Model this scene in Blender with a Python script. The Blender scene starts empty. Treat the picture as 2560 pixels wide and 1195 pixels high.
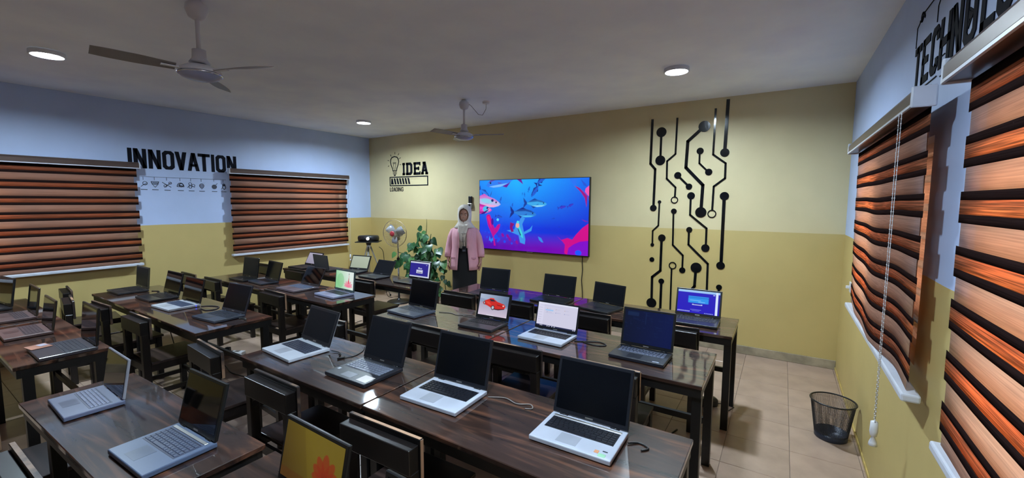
import bpy, bmesh, math, random
import numpy as np
from mathutils import Vector, Matrix, Euler
random.seed(7)
SC = bpy.context.scene
COL = SC.collection
PI = math.pi
R = math.radians

# ------------------------------------------------------------------ camera, world, exposure
CAM_H = 1.75
WL, WD, WR, WREAR, WC = -6.788, 5.461, 0.546, -3.0, 2.944   # left wall, back wall, right wall, rear wall, ceiling
SEAM = 1.426
cam = bpy.data.cameras.new('camera')
cam.sensor_width = 36.0
cam.lens = 36.0 * 1054.12 / 2560
cam.clip_start = 0.05
camo = bpy.data.objects.new('camera', cam)
COL.objects.link(camo)
camo.location = (0, 0, CAM_H)
yaw, pitch, roll = R(32.682), R(5.112), R(0.247)
fw = Vector((-math.sin(yaw) * math.cos(pitch), math.cos(yaw) * math.cos(pitch), -math.sin(pitch)))
rt = Vector((math.cos(yaw), math.sin(yaw), 0))
up = rt.cross(fw)
rr = rt * math.cos(roll) + up * math.sin(roll)
uu = -rt * math.sin(roll) + up * math.cos(roll)
camo.rotation_euler = Matrix((rr, uu, -fw)).transposed().to_euler()
SC.camera = camo

SC.view_settings.view_transform = 'Standard'
SC.view_settings.look = 'None'
SC.view_settings.gamma = 1.0
SC.view_settings.use_curve_mapping = False
SC.view_settings.exposure = 0.0
try:
    SC.cycles.use_denoising = True
    SC.cycles.max_bounces = 10
    SC.cycles.transparent_max_bounces = 12
    SC.cycles.sample_clamp_indirect = 6.0
    SC.cycles.caustics_reflective = False
    SC.cycles.caustics_refractive = False
except Exception:
    pass

SKY = (1.0, 0.91, 0.78)
SKY_STRENGTH = 20.0
LAMP_COLOR = (0.70, 0.87, 1.0)
LAMP_STRENGTH = 1120.0
w = bpy.data.worlds.new('world')
SC.world = w
w.use_nodes = True
w.node_tree.nodes['Background'].inputs[0].default_value = (*SKY, 1)
w.node_tree.nodes['Background'].inputs[1].default_value = SKY_STRENGTH

# ------------------------------------------------------------------ helpers
def lin(c):
    return tuple(((v / 255) / 12.92 if v / 255 <= .04045 else ((v / 255 + .055) / 1.055) ** 2.4) for v in c)

def newmat(name):
    m = bpy.data.materials.new(name)
    m.use_nodes = True
    nt = m.node_tree
    return m, nt, nt.nodes['Principled BSDF']

def noise_ramp(nt, scale, c0, c1, lo=.35, hi=.65, detail=4, stretch=(1, 1, 1), coord='Object', dist=0.0):
    tc = nt.nodes.new('ShaderNodeTexCoord')
    mp = nt.nodes.new('ShaderNodeMapping')
    mp.inputs['Scale'].default_value = stretch
    nt.links.new(tc.outputs[coord], mp.inputs[0])
    nz = nt.nodes.new('ShaderNodeTexNoise')
    nz.inputs['Scale'].default_value = scale
    nz.inputs['Detail'].default_value = detail
    nz.inputs['Distortion'].default_value = dist
    nt.links.new(mp.outputs[0], nz.inputs['Vector'])
    rp = nt.nodes.new('ShaderNodeValToRGB')
    rp.color_ramp.elements[0].position = lo
    rp.color_ramp.elements[1].position = hi
    rp.color_ramp.elements[0].color = (*c0, 1)
    rp.color_ramp.elements[1].color = (*c1, 1)
    nt.links.new(nz.outputs[0], rp.inputs[0])
    return nz, rp

def pmat(name, c, rough=.5, metal=0, var=.12, scale=9, coat=0, bump=0, spec=None):
    """principled surface with a faint procedural mottling"""
    m, nt, b = newmat(name)
    c0 = tuple(v * (1 - var) for v in c)
    c1 = tuple(min(1, v * (1 + var)) for v in c)
    nz, rp = noise_ramp(nt, scale, c0, c1)
    nt.links.new(rp.outputs[0], b.inputs['Base Color'])
    b.inputs['Roughness'].default_value = rough
    b.inputs['Metallic'].default_value = metal
    if coat:
        b.inputs['Coat Weight'].default_value = coat
        b.inputs['Coat Roughness'].default_value = .08
    if spec is not None:
        b.inputs['Specular IOR Level'].default_value = spec
    if bump:
        bp = nt.nodes.new('ShaderNodeBump')
        bp.inputs['Strength'].default_value = bump
        bp.inputs['Distance'].default_value = .003
        n2 = nt.nodes.new('ShaderNodeTexNoise')
        n2.inputs['Scale'].default_value = scale * 12
        tc = nt.nodes.new('ShaderNodeTexCoord')
        nt.links.new(tc.outputs['Object'], n2.inputs['Vector'])
        nt.links.new(n2.outputs[0], bp.inputs['Height'])
        nt.links.new(bp.outputs[0], b.inputs['Normal'])
    return m

def emit(name, c, s):
    m = bpy.data.materials.new(name)
    m.use_nodes = True
    nt = m.node_tree
    nt.nodes.remove(nt.nodes['Principled BSDF'])
    e = nt.nodes.new('ShaderNodeEmission')
    e.inputs[0].default_value = (*c, 1)
    e.inputs[1].default_value = s
    nt.links.new(e.outputs[0], nt.nodes['Material Output'].inputs[0])
    return m

class MB:
    """collects shapes and links them as ONE mesh object"""
    def __init__(s):
        s.v = []; s.f = []
    def add(s, vs, fs):
        n = len(s.v)
        s.v += [tuple(v) for v in vs]
        s.f += [tuple(i + n for i in f) for f in fs]
        return s
    def box(s, x0, x1, y0, y1, z0, z1, m=None, ch=0):
        if ch <= 0:
            vs = [(x, y, z) for z in (z0, z1) for y in (y0, y1) for x in (x0, x1)]
            fs = [(0, 2, 3, 1), (4, 5, 7, 6), (0, 1, 5, 4), (2, 6, 7, 3), (0, 4, 6, 2), (1, 3, 7, 5)]
        else:
            bm = bmesh.new()
            bmesh.ops.create_cube(bm, size=1)
            for v in bm.verts:
                v.co = Vector(((x0 + x1) / 2 + v.co.x * (x1 - x0), (y0 + y1) / 2 + v.co.y * (y1 - y0), (z0 + z1) / 2 + v.co.z * (z1 - z0)))
            bmesh.ops.bevel(bm, geom=list(bm.edges), offset=ch, segments=1 if ch < .004 else 2, affect='EDGES', profile=.5)
            bm.verts.index_update()
            vs = [v.co.copy() for v in bm.verts]
            fs = [[v.index for v in f.verts] for f in bm.faces]
            bm.free()
        if m is not None:
            vs = [m @ Vector(v) for v in vs]
        return s.add(vs, fs)
    def tube(s, pts, rad, n=8, cap=True):
        pts = [Vector(p) for p in pts]
        rs = rad if isinstance(rad, (list, tuple)) else [rad] * len(pts)
        vs = []; fs = []
        ref = None
        for i, p in enumerate(pts):
            d = (pts[min(i + 1, len(pts) - 1)] - pts[max(i - 1, 0)]).normalized()
            if ref is None:
                ref = Vector((0, 0, 1)) if abs(d.z) < .9 else Vector((1, 0, 0))
            a = (ref - d * ref.dot(d)).normalized()
            ref = a
            b = d.cross(a)
            for k in range(n):
                t = 2 * PI * k / n
                vs.append(p + (a * math.cos(t) + b * math.sin(t)) * rs[i])
        for i in range(len(pts) - 1):
            for k in range(n):
                k2 = (k + 1) % n
                fs.append((i * n + k, i * n + k2, (i + 1) * n + k2, (i + 1) * n + k))
        if cap:
            fs.append(tuple(range(n))[::-1])
            fs.append(tuple((len(pts) - 1) * n + k for k in range(n)))
        return s.add(vs, fs)
    def lathe(s, prof, n=24, c=(0, 0, 0), cap=True, m=None):
        vs = []; fs = []
        for r_, z in prof:
            for k in range(n):
                t = 2 * PI * k / n
                v = Vector((r_ * math.cos(t), r_ * math.sin(t), z))
                vs.append((m @ v if m is not None else v) + Vector(c))
        for i in range(len(prof) - 1):
            for k in range(n):
                k2 = (k + 1) % n
                fs.append((i * n + k, i * n + k2, (i + 1) * n + k2, (i + 1) * n + k))
        if cap:
            fs.append(tuple(range(n))[::-1])
            fs.append(tuple((len(prof) - 1) * n + k for k in range(n)))
        return s.add(vs, fs)
    def prism(s, poly, y0, y1):
        """convex polygon in the X-Z plane, extruded in Y"""
        n = len(poly)
        ar = sum(poly[i][0] * poly[(i + 1) % n][1] - poly[(i + 1) % n][0] * poly[i][1] for i in range(n))
        if ar < 0:
            poly = poly[::-1]
        vs = [(x, y0, z) for x, z in poly] + [(x, y1, z) for x, z in poly]
        fs = [tuple(range(n)), tuple(range(2 * n - 1, n - 1, -1))]
        fs += [(i, i + n, (i + 1) % n + n, (i + 1) % n) for i in range(n)]
        return s.add(vs, fs)
    def loft(s, secs, n=20, cap=True, a0=0, a1=2 * PI, closed=True):
        """elliptic sections: (cx, cy, cz, rx, ry)"""
        vs = []; fs = []
        m = n if closed else n + 1
        for cx, cy, cz, rx, ry in secs:
            for k in range(m):
                t = a0 + (a1 - a0) * k / n
                vs.append((cx + rx * math.cos(t), cy + ry * math.sin(t), cz))
        for i in range(len(secs) - 1):
            for k in range(n):
                k2 = (k + 1) % m
                fs.append((i * m + k, i * m + k2, (i + 1) * m + k2, (i + 1) * m + k))
        if cap and closed:
            fs.append(tuple(range(m))[::-1])
            fs.append(tuple((len(secs) - 1) * m + k for k in range(m)))
        return s.add(vs, fs)
    def mesh(s, name, mat, smooth=False):
        me = bpy.data.meshes.new(name)
        me.from_pydata(s.v, [], s.f)
        me.update()
        if mat:
            me.materials.append(mat)
        if smooth:
            me.polygons.foreach_set('use_smooth', [True] * len(me.polygons))
        return me
    def build(s, name, mat, parent=None, smooth=False, loc=(0, 0, 0), rz=0):
        return link(name, s.mesh(name, mat, smooth), parent, loc, rz)

def link(name, me, parent=None, loc=(0, 0, 0), rz=0):
    o = bpy.data.objects.new(name, me)
    COL.objects.link(o)
    o.location = loc
    o.rotation_euler = (0, 0, rz)
    if parent is not None:
        o.parent = parent
    return o

def tag(o, label, cat, group=None):
    o['label'] = label
    o['category'] = cat
    if group:
        o['group'] = group
    return o

def thing(name, label, cat, loc=(0, 0, 0), rz=0, group=None):
    return tag(link(name, None, None, loc, rz), label, cat, group)

def struct(o):
    o['kind'] = 'structure'
    return o

def dup(root, loc, rz, label, group=None):
    r_ = root.copy(); COL.objects.link(r_)
    r_.location = loc; r_.rotation_euler = (0, 0, rz)
    r_['label'] = label
    if group:
        r_['group'] = group
    for ch in root.children:
        c = ch.copy(); COL.objects.link(c); c.parent = r_
        for g in ch.children:
            d = g.copy(); COL.objects.link(d); d.parent = c
    return r_

def solid(o, th, off=1):
    md = o.modifiers.new('thickness', 'SOLIDIFY')
    md.thickness = th
    md.offset = off
    return o

# ------------------------------------------------------------------ materials
def wall_mat(name, upper, lower, edge=SEAM, extra=None):
    m, nt, b = newmat(name)
    geo = nt.nodes.new('ShaderNodeNewGeometry')
    sx = nt.nodes.new('ShaderNodeSeparateXYZ')
    nt.links.new(geo.outputs['Position'], sx.inputs[0])
    nz = nt.nodes.new('ShaderNodeTexNoise')
    nz.inputs['Scale'].default_value = 3.0
    nz.inputs['Detail'].default_value = 6
    nt.links.new(geo.outputs['Position'], nz.inputs['Vector'])
    wob = nt.nodes.new('ShaderNodeMath'); wob.operation = 'MULTIPLY_ADD'
    wob.inputs[1].default_value = .012; wob.inputs[2].default_value = edge - .006
    nt.links.new(nz.outputs[0], wob.inputs[0])
    gt = nt.nodes.new('ShaderNodeMath'); gt.operation = 'GREATER_THAN'
    nt.links.new(sx.outputs[2], gt.inputs[0]); nt.links.new(wob.outputs[0], gt.inputs[1])
    mx = nt.nodes.new('ShaderNodeMix'); mx.data_type = 'RGBA'
    nt.links.new(gt.outputs[0], mx.inputs['Factor'])
    mx.inputs['A'].default_value = (*lower, 1)
    mx.inputs['B'].default_value = (*upper, 1)
    var = nt.nodes.new('ShaderNodeMix'); var.data_type = 'RGBA'; var.blend_type = 'MULTIPLY'
    var.inputs['Factor'].default_value = 1
    rp = nt.nodes.new('ShaderNodeValToRGB')
    rp.color_ramp.elements[0].position = .3; rp.color_ramp.elements[1].position = .7
    rp.color_ramp.elements[0].color = (.93, .93, .92, 1); rp.color_ramp.elements[1].color = (1, 1, 1, 1)
    nt.links.new(nz.outputs[0], rp.inputs[0])
    nt.links.new(mx.outputs['Result'], var.inputs['A'])
    nt.links.new(rp.outputs[0], var.inputs['B'])
    nt.links.new(var.outputs['Result'], b.inputs['Base Color'])
    b.inputs['Roughness'].default_value = .55
    return m

YELLOW = lin((198, 176, 114))
CREAM = lin((214, 199, 156))
WHITE = lin((184, 202, 240))
M = {}
M['wall_side'] = wall_mat('side wall paint', WHITE, YELLOW)
M['wall_back'] = wall_mat('back wall paint', CREAM, YELLOW)
M['ceiling'] = pmat('ceiling paint', lin((238, 242, 255)), .8, var=.05, scale=2, bump=.15)
M['cement'] = pmat('grey skirting', lin((152, 140, 118)), .6, var=.28, scale=7)
M['grout'] = pmat('grout', lin((132, 114, 102)), .8)
M['white_plastic'] = pmat('white plastic', lin((215, 215, 220)), .35, var=.04)
M['white_metal'] = pmat('white enamel', lin((205, 205, 215)), .3, var=.04)
M['chrome'] = pmat('chrome', lin((190, 195, 210)), .18, 1, var=.05)
M['alu'] = pmat('aluminium', lin((190, 190, 188)), .35, .9, var=.06)
M['black_gloss'] = pmat('black acrylic', lin((14, 15, 18)), .12, var=.2)
M['black_paint'] = pmat('black vinyl', lin((18, 20, 30)), .8, var=.1, spec=.15)
M['black_plastic'] = pmat('black plastic', lin((24, 24, 28)), .35, var=.15)
M['thin_ink'] = pmat('grey ink', lin((70, 76, 92)), .6, var=.1)
M['frame_black'] = pmat('black painted steel', lin((12, 11, 12)), .42, var=.2)
M['cable'] = pmat('black cable', lin((22, 22, 24)), .45)
M['cable_grey'] = pmat('grey cable', lin((120, 115, 112)), .4)
def edge_mat():
    m, nt, b = newmat('worn plywood edge')
    tc = nt.nodes.new('ShaderNodeTexCoord'); oi = nt.nodes.new('ShaderNodeObjectInfo')
    ad = nt.nodes.new('ShaderNodeVectorMath'); ad.operation = 'ADD'
    sc_ = nt.nodes.new('ShaderNodeVectorMath'); sc_.operation = 'SCALE'; sc_.inputs['Scale'].default_value = 1.0
    nt.links.new(oi.outputs['Location'], sc_.inputs[0])
    nt.links.new(tc.outputs['Object'], ad.inputs[0]); nt.links.new(sc_.outputs[0], ad.inputs[1])
    nz = nt.nodes.new('ShaderNodeTexNoise'); nz.inputs['Scale'].default_value = 3.2; nz.inputs['Detail'].default_value = 5
    nt.links.new(ad.outputs[0], nz.inputs['Vector'])
    rp = nt.nodes.new('ShaderNodeValToRGB')
    rp.color_ramp.elements[0].position = .5; rp.color_ramp.elements[1].position = .62
    rp.color_ramp.elements[0].color = (*lin((46, 36, 34)), 1); rp.color_ramp.elements[1].color = (*lin((172, 136, 108)), 1)
    nt.links.new(nz.outputs[0], rp.inputs[0]); nt.links.new(rp.outputs[0], b.inputs['Base Color'])
    b.inputs['Roughness'].default_value = .5
    return m
M['pale_wood'] = edge_mat()

def tile_mat():
    m, nt, b = newmat('floor tile')
    nz, rp = noise_ramp(nt, 5, lin((158, 134, 118)), lin((181, 155, 138)), .3, .7, coord='Object')
    oi = nt.nodes.new('ShaderNodeObjectInfo')
    mr = nt.nodes.new('ShaderNodeMapRange')
    mr.inputs['To Min'].default_value = .93; mr.inputs['To Max'].default_value = 1.05
    nt.links.new(oi.outputs['Random'], mr.inputs['Value'])
    mx = nt.nodes.new('ShaderNodeMix'); mx.data_type = 'RGBA'; mx.blend_type = 'MULTIPLY'
    mx.inputs['Factor'].default_value = 1
    nt.links.new(rp.outputs[0], mx.inputs['A']); nt.links.new(mr.outputs[0], mx.inputs['B'])
    nt.links.new(mx.outputs['Result'], b.inputs['Base Color'])
    b.inputs['Roughness'].default_value = .28
    return m
M['tile'] = tile_mat()

def wood_mat(name, c0, c1, c2, rough, coat=0.0, specks=False):
    m, nt, b = newmat(name)
    nz, rp = noise_ramp(nt, 2.2, c0, c1, .34, .68, detail=8, stretch=(.55, 4.5, 4.5), dist=1.4)
    e = rp.color_ramp.elements.new(.52); e.color = (*c2, 1)
    out = rp.outputs[0]
    nt.links.new(out, b.inputs['Base Color'])
    if specks:
        tc = nt.nodes.new('ShaderNodeTexCoord')
        vo = nt.nodes.new('ShaderNodeTexVoronoi'); vo.inputs['Scale'].default_value = 9
        nt.links.new(tc.outputs['Object'], vo.inputs['Vector'])
        lt = nt.nodes.new('ShaderNodeMath'); lt.operation = 'LESS_THAN'; lt.inputs[1].default_value = .03
        nt.links.new(vo.outputs['Distance'], lt.inputs[0])
        n3 = nt.nodes.new('ShaderNodeTexNoise'); n3.inputs['Scale'].default_value = 3
        nt.links.new(tc.outputs['Object'], n3.inputs['Vector'])
        g3 = nt.nodes.new('ShaderNodeMath'); g3.operation = 'GREATER_THAN'; g3.inputs[1].default_value = .55
        nt.links.new(n3.outputs[0], g3.inputs[0])
        mu = nt.nodes.new('ShaderNodeMath'); mu.operation = 'MULTIPLY'
        nt.links.new(lt.outputs[0], mu.inputs[0]); nt.links.new(g3.outputs[0], mu.inputs[1])
        mx = nt.nodes.new('ShaderNodeMix'); mx.data_type = 'RGBA'
        nt.links.new(mu.outputs[0], mx.inputs['Factor'])
        nt.links.new(out, mx.inputs['A']); mx.inputs['B'].default_value = (.45, .42, .42, 1)
        nt.links.new(mx.outputs['Result'], b.inputs['Base Color'])
    b.inputs['Roughness'].default_value = rough
    if coat:
        b.inputs['Coat Weight'].default_value = coat
        b.inputs['Coat Roughness'].default_value = .05
        b.inputs['Coat IOR'].default_value = 1.7
        b.inputs['Specular IOR Level'].default_value = .12
    return m
M['table'] = wood_mat('rosewood laminate', lin((26, 18, 17)), lin((104, 68, 50)), lin((54, 37, 31)), .4, 1.0, True)
M['chair'] = wood_mat('dark stained wood', lin((12, 9, 9)), lin((28, 20, 19)), lin((18, 13, 13)), .36)
M['seat'] = wood_mat('brown seat board', lin((36, 27, 26)), lin((70, 54, 50)), lin((50, 38, 36)), .28)

# ------------------------------------------------------------------ room shell
T = .2
def wall_boxes(mb, axis, plane, out, a0, a1, holes, z0=0, z1=WC):
    """wall along one axis with rectangular openings (b0, b1, z0, z1)"""
    def put(p0, p1, q0, q1):
        if p1 - p0 < 1e-4 or q1 - q0 < 1e-4:
            return
        lo, hi = sorted((plane, plane + out * T))
        if axis == 'y':
            mb.box(lo, hi, p0, p1, q0, q1)
        else:
            mb.box(p0, p1, lo, hi, q0, q1)
    cur = a0
    for b0, b1, h0, h1 in sorted(holes):
        put(cur, b0, z0, z1)
        put(b0, b1, z0, h0)
        put(b0, b1, h1, z1)
        cur = b1
    put(cur, a1, z0, z1)

left_holes = [(.02, 1.82, 1.0, 2.06), (3.02, 4.78, 1.0, 2.06), (-2.3, -.5, 1.0, 2.06)]  # last opening is added out of view to let in warm light
right_holes = [(2.6, 4.12, 1.0, 2.05), (.0, 1.78, 1.0, 2.05), (-2.3, -.5, 1.0, 2.05)]  # last opening likewise added behind the camera for its light
mb = MB(); wall_boxes(mb, 'y', WL, -1, WREAR, WD + T, left_holes); struct(mb.build('wall_left', M['wall_side']))
mb = MB(); wall_boxes(mb, 'y', WR, 1, WREAR, WD + T, right_holes); struct(mb.build('wall_right', M['wall_side']))
mb = MB(); wall_boxes(mb, 'x', WD, 1, WL, WR, []); struct(mb.build('wall_back', M['wall_back']))
mb = MB(); wall_boxes(mb, 'x', WREAR, -1, WL - T, WR + T, []); struct(mb.build('wall_rear', M['wall_side']))
struct(MB().box(WL - T, WR + T, WREAR - T, WD + T, WC, WC + .15).build('ceiling', M['ceiling']))
floor = struct(MB().box(WL - T, WR + T, WREAR - T, WD + T, -.2, -.004).build('floor', M['grout']))
tm = MB().box(-.1985, .1985, -.1985, .1985, -.006, 0, ch=.0015).mesh('tile', M['tile'])
rest = MB()
y = 3.05 - .4 * 16
while y < WD:
    x = .125 - .4 * 18
    while x < WR + .01:
        x0, x1, y0, y1 = max(x, WL), min(x + .4, WR), max(y, WREAR), min(y + .4, WD)
        if x1 - x0 > .02 and y1 - y0 > .02:
            if y + .4 < .3:
                rest.box(x0 + .0015, x1 - .0015, y0 + .0015, y1 - .0015, -.006, 0)
            elif x1 - x0 > .395 and y1 - y0 > .395:
                link('tile', tm, floor, (x + .2, y + .2, 0))
            else:
                MB().box(x0 - (x0 + x1) / 2 + .0015, (x1 - x0) / 2 - .0015, -(y1 - y0) / 2 + .0015, (y1 - y0) / 2 - .0015, -.006, 0).build('tile', M['tile'], floor, loc=((x0 + x1) / 2, (y0 + y1) / 2, 0))
        x += .4
    y += .4
ro = rest.build('tile_field', M['tile'], floor)
ro['kind'] = 'stuff'
# skirtings
struct(MB().box(WL, WR, WD - .014, WD, 0, .095, ch=.003).build('baseboard_back', M['cement']))
struct(MB().box(WL, WL + .014, WREAR, WD - .014, 0, .1, ch=.003).build('baseboard_left', M['cement']))
M['yellow_edge'] = pmat('yellow painted edge', lin((196, 170, 100)), .6, var=.25, scale=10)
struct(MB().box(WR - .008, WR, WREAR, WD - .014, 0, .03, ch=.002).build('baseboard_right', M['yellow_edge']))

# windows: sliding aluminium panes in the wall openings
def glass_mat():
    m = bpy.data.materials.new('window glass')
    m.use_nodes = True
    nt = m.node_tree
    nt.nodes.remove(nt.nodes['Principled BSDF'])
    tr = nt.nodes.new('ShaderNodeBsdfTransparent'); tr.inputs[0].default_value = (.9, .93, .92, 1)
    gl = nt.nodes.new('ShaderNodeBsdfGlossy'); gl.inputs['Roughness'].default_value = .02
    fr = nt.nodes.new('ShaderNodeFresnel'); fr.inputs[0].default_value = 1.45
    mx = nt.nodes.new('ShaderNodeMixShader')
    nt.links.new(fr.outputs[0], mx.inputs[0]); nt.links.new(tr.outputs[0], mx.inputs[1]); nt.links.new(gl.outputs[0], mx.inputs[2])
    nt.links.new(mx.outputs[0], nt.nodes['Material Output'].inputs[0])
    return m
M['glass'] = glass_mat()
def tint_mat():
    m = glass_mat(); m.name = 'dusty tinted glass'
    for n in m.node_tree.nodes:
        if n.type == 'BSDF_TRANSPARENT':
            n.inputs[0].default_value = (.24, .22, .20, 1)  # glass darkened to mimic weaker daylight behind one window half
    return m
M['tint'] = tint_mat()
M['shaded'] = glass_mat(); M['shaded'].name = 'dusty glass'
for n_ in M['shaded'].node_tree.nodes:
    if n_.type == 'BSDF_TRANSPARENT':
        n_.inputs[0].default_value = (.46, .43, .40, 1)  # glass colour darkened to stand in for the shady left side

def window(n, side, b0, b1, z0, z1, dark):
    x = WL - .1 if side == 'l' else WR + .1
    f = MB()
    for p in ((b0, b0 + .045), (b1 - .045, b1), ((b0 + b1) / 2 - .03, (b0 + b1) / 2 + .03)):
        f.box(x - .03, x + .03, p[0], p[1], z0, z1)
    f.box(x - .03, x + .03, b0, b1, z0, z0 + .045)
    f.box(x - .03, x + .03, b0, b1, z1 - .045, z1)
    o = struct(f.build('window_%d' % n, M['alu']))
    mid = (b0 + b1) / 2
    for i, (p0, p1) in enumerate(((b0 + .045, mid - .03), (mid + .03, b1 - .045))):
        MB().box(x - .003, x + .003, p0, p1, z0 + .045, z1 - .045).build('pane', M['tint'] if dark == i else (M['shaded'] if side == 'l' else M['glass']), o)
window(1, 'l', *left_holes[0], 1)
window(2, 'l', *left_holes[1], 0)
window(3, 'r', *right_holes[0], 0)
window(4, 'r', *right_holes[1], -1)
window(5, 'l', *left_holes[2], 1)  # added unseen window, gives the room more warm light
window(6, 'r', *right_holes[2], -1)  # unseen window added to warm and brighten the right side

# ------------------------------------------------------------------ zebra blinds
def fabric(name, diff, trans, streak, open_=0.0):
    m = bpy.data.materials.new(name)
    m.use_nodes = True
    nt = m.node_tree
    nt.nodes.remove(nt.nodes['Principled BSDF'])
    nz, rp = noise_ramp(nt, 3.0, tuple(v * streak for v in trans), trans, .4, .6, detail=8, stretch=(1.0, 85, 85))
    nz2, rp2 = noise_ramp(nt, 3.0, tuple(v * .6 for v in diff), diff, .3, .7, detail=8, stretch=(1.0, 85, 85))
    d = nt.nodes.new('ShaderNodeBsdfDiffuse'); nt.links.new(rp2.outputs[0], d.inputs[0])
    t = nt.nodes.new('ShaderNodeBsdfTranslucent'); nt.links.new(rp.outputs[0], t.inputs[0])
    a = nt.nodes.new('ShaderNodeAddShader')
    nt.links.new(d.outputs[0], a.inputs[0]); nt.links.new(t.outputs[0], a.inputs[1])
    last = a.outputs[0]
    if open_ > 0:
        tr = nt.nodes.new('ShaderNodeBsdfTransparent')
        mx = nt.nodes.new('ShaderNodeMixShader'); mx.inputs[0].default_value = open_
        nt.links.new(last, mx.inputs[1]); nt.links.new(tr.outputs[0], mx.inputs[2])
        last = mx.outputs[0]
    nt.links.new(last, nt.nodes['Material Output'].inputs[0])
    return m
M['band'] = fabric('woven brown band', lin((112, 70, 52)), (.80, .46, .28), .36)
M['band_edge'] = fabric('dark woven band edge', lin((40, 28, 27)), (.03, .015, .01), .5)
M['band_back'] = fabric('woven brown rear band', lin((150, 104, 84)), (.62, .46, .36), .6)
M['sheer'] = fabric('sheer pinkish mesh', lin((142, 110, 96)), (.48, .41, .37), .8, .26)
M['cassette'] = pmat('bronze cassette', lin((88, 72, 67)), .3, .4, var=.06)
M['rail_white'] = pmat('white rail', lin((200, 204, 216)), .35, var=.05)

P_BAND, P_SHEER = .097, .073
def blind(loc, rz, W, label, wave=0.0, chain_at=None, back_shift=0.0, seed=0):
    """local X runs along the wall, -Y points into the room, wall face at y = 0"""
    rnd = random.Random(seed)
    t = thing('zebra_blind', label, 'blind', loc, rz, 'zebra roller blinds at the windows')
    c = MB()
    prof = [(-.072, 2.132), (-.138, 2.128), (-.145, 2.14), (-.145, 2.18), (-.132, 2.2), (-.09, 2.206), (-.072, 2.2)]
    n = len(prof)
    vs = [(x, y, z) for x in (0, W) for y, z in prof]
    fs = [tuple(range(n))[::-1], tuple(range(n, 2 * n))] + [(i, (i + 1) % n, (i + 1) % n + n, i + n) for i in range(n)]
    c.add(vs, fs)
    c.build('cassette', M['cassette'], t)
    MB().box(0, W, -.1475, -.139, 2.126, 2.136).build('trim_strip', M['rail_white'], t)
    for x in (.4, W - .6):
        MB().box(x, x + .04, -.074, -.001, 2.14, 2.21).build('mount_bracket', M['alu'], t)
    for x in (-.012, W):
        MB().box(x, x + .012, -.148, -.07, 2.122, 2.204, ch=.006).build('end_cap', M['rail_white'], t)
    def strip(name, z1, z0, yy, mat, x0, x1):
        nx = 24 if wave else 6
        mbx = MB()
        vs = []; fs = []
        for j in range(3):
            z = z1 + (z0 - z1) * j / 2
            dep = max(0, (2.1 - z) / 1.15)
            for i in range(nx + 1):
                u = i / nx
                x = x0 + (x1 - x0) * u
                wv = wave * dep * (math.sin(u * 7 + 1.3) * .55 + math.sin(u * 15 + z * 2) * .25)
                vs.append((x, yy + wv * .5, z + wv * .55))
        for j in range(2):
            for i in range(nx):
                a = j * (nx + 1) + i
                fs.append((a, a + 1, a + nx + 2, a + nx + 1))
        mbx.add(vs, fs)
        return solid(mbx.build(name, mat, t, smooth=True), .0008, 0)
    x0, x1 = .012, W - .012
    # front layer, top to bottom: band, sheer, band ...
    k = 0
    z = 2.125
    while z > .975:
        zz = max(z - P_BAND, .965)
        if z - zz > .06:
            strip('band_edge', z, z - .027, -.082, M['band_edge'], x0, x1)
            strip('woven_band', z - .027, zz + .027, -.082, M['band'], x0, x1)
            strip('band_edge', zz + .027, zz, -.082, M['band_edge'], x0, x1)
        else:
            strip('band_edge', z, zz, -.082, M['band_edge'], x0, x1)
        z = zz
        if z <= .975:
            break
        zz = max(z - P_SHEER, .965)
        strip('sheer_band', z, zz, -.082, M['sheer'], x0 + .025, x1 - .03)
        z = zz
    # rear layer, half a period lower
    z = 2.125 - P_BAND + .066 + .024 + .139 + back_shift
    while z > .99:
        b0 = min(z, 2.128); zz = max(z - .139, .975)
        if b0 - zz > .01:
            strip('rear_woven_band', b0, zz, -.05, M['band_back'], x0 + .03, x1 - .17)
        z -= .139
        s0 = min(z, 2.128); zz = max(z - .048, .975)
        if s0 - zz > .005:
            strip('rear_sheer_band', s0, zz, -.05, M['sheer'], x0 + .03, x1 - .17)
        z -= .048
    MB().box(.004, W - .004, -.098, -.034, .932, .966, ch=.008).build('bottom_rail', M['rail_white'], t)
    if chain_at is not None:
        ch = MB()
        for dx in (-.025, .025):
            for q in range(70):
                zz = 2.12 - q * (1.36 / 70)
                ch.lathe([(0.001, -.004), (.0034, 0), (.001, .004)], 6, (chain_at + dx * (1 - q / 130), -.15, zz), cap=False)
            ch.tube([(chain_at + dx, -.15, 2.12), (chain_at + dx * .46, -.15, .76)], .0013, 5)
        ch.build('bead_chain', M['white_plastic'], t, smooth=True)
        wt = MB()
        wt.lathe([(.006, .77), (.014, .765), (.016, .72), (.012, .70), (.006, .695), (.015, .67), (.017, .655), (.004, .65)], 12, (chain_at, -.15, 0))
        wt.build('chain_weight', M['white_plastic'], t, smooth=True)
    return t
blind((WL, -.05, 0), PI / 2, 1.97, 'zebra blind left of the INNOVATION lettering, cut by the left edge', seed=1)
blind((WL, 2.93, 0), PI / 2, 1.96, 'zebra blind on the left wall nearest the projector stand', chain_at=1.93, seed=2)
blind((WR, 4.2, 0), -PI / 2, 1.92, 'sagging wavy zebra blind with white bead chain above the wire basket', wave=.045, chain_at=1.78, seed=3)
blind((WR, 1.885, 0), -PI / 2, 1.97, 'zebra blind under the TECHNOLOGY lettering, nearest the viewer', wave=.012, seed=4)
blind((WL, -2.37, 0), PI / 2, 1.96, 'zebra blind on the added unseen left window at the rear, for warm light', seed=5)
blind((WR, -.43, 0), -PI / 2, 1.96, 'zebra blind on the added unseen right window at the rear, for warm light', seed=6)

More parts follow.
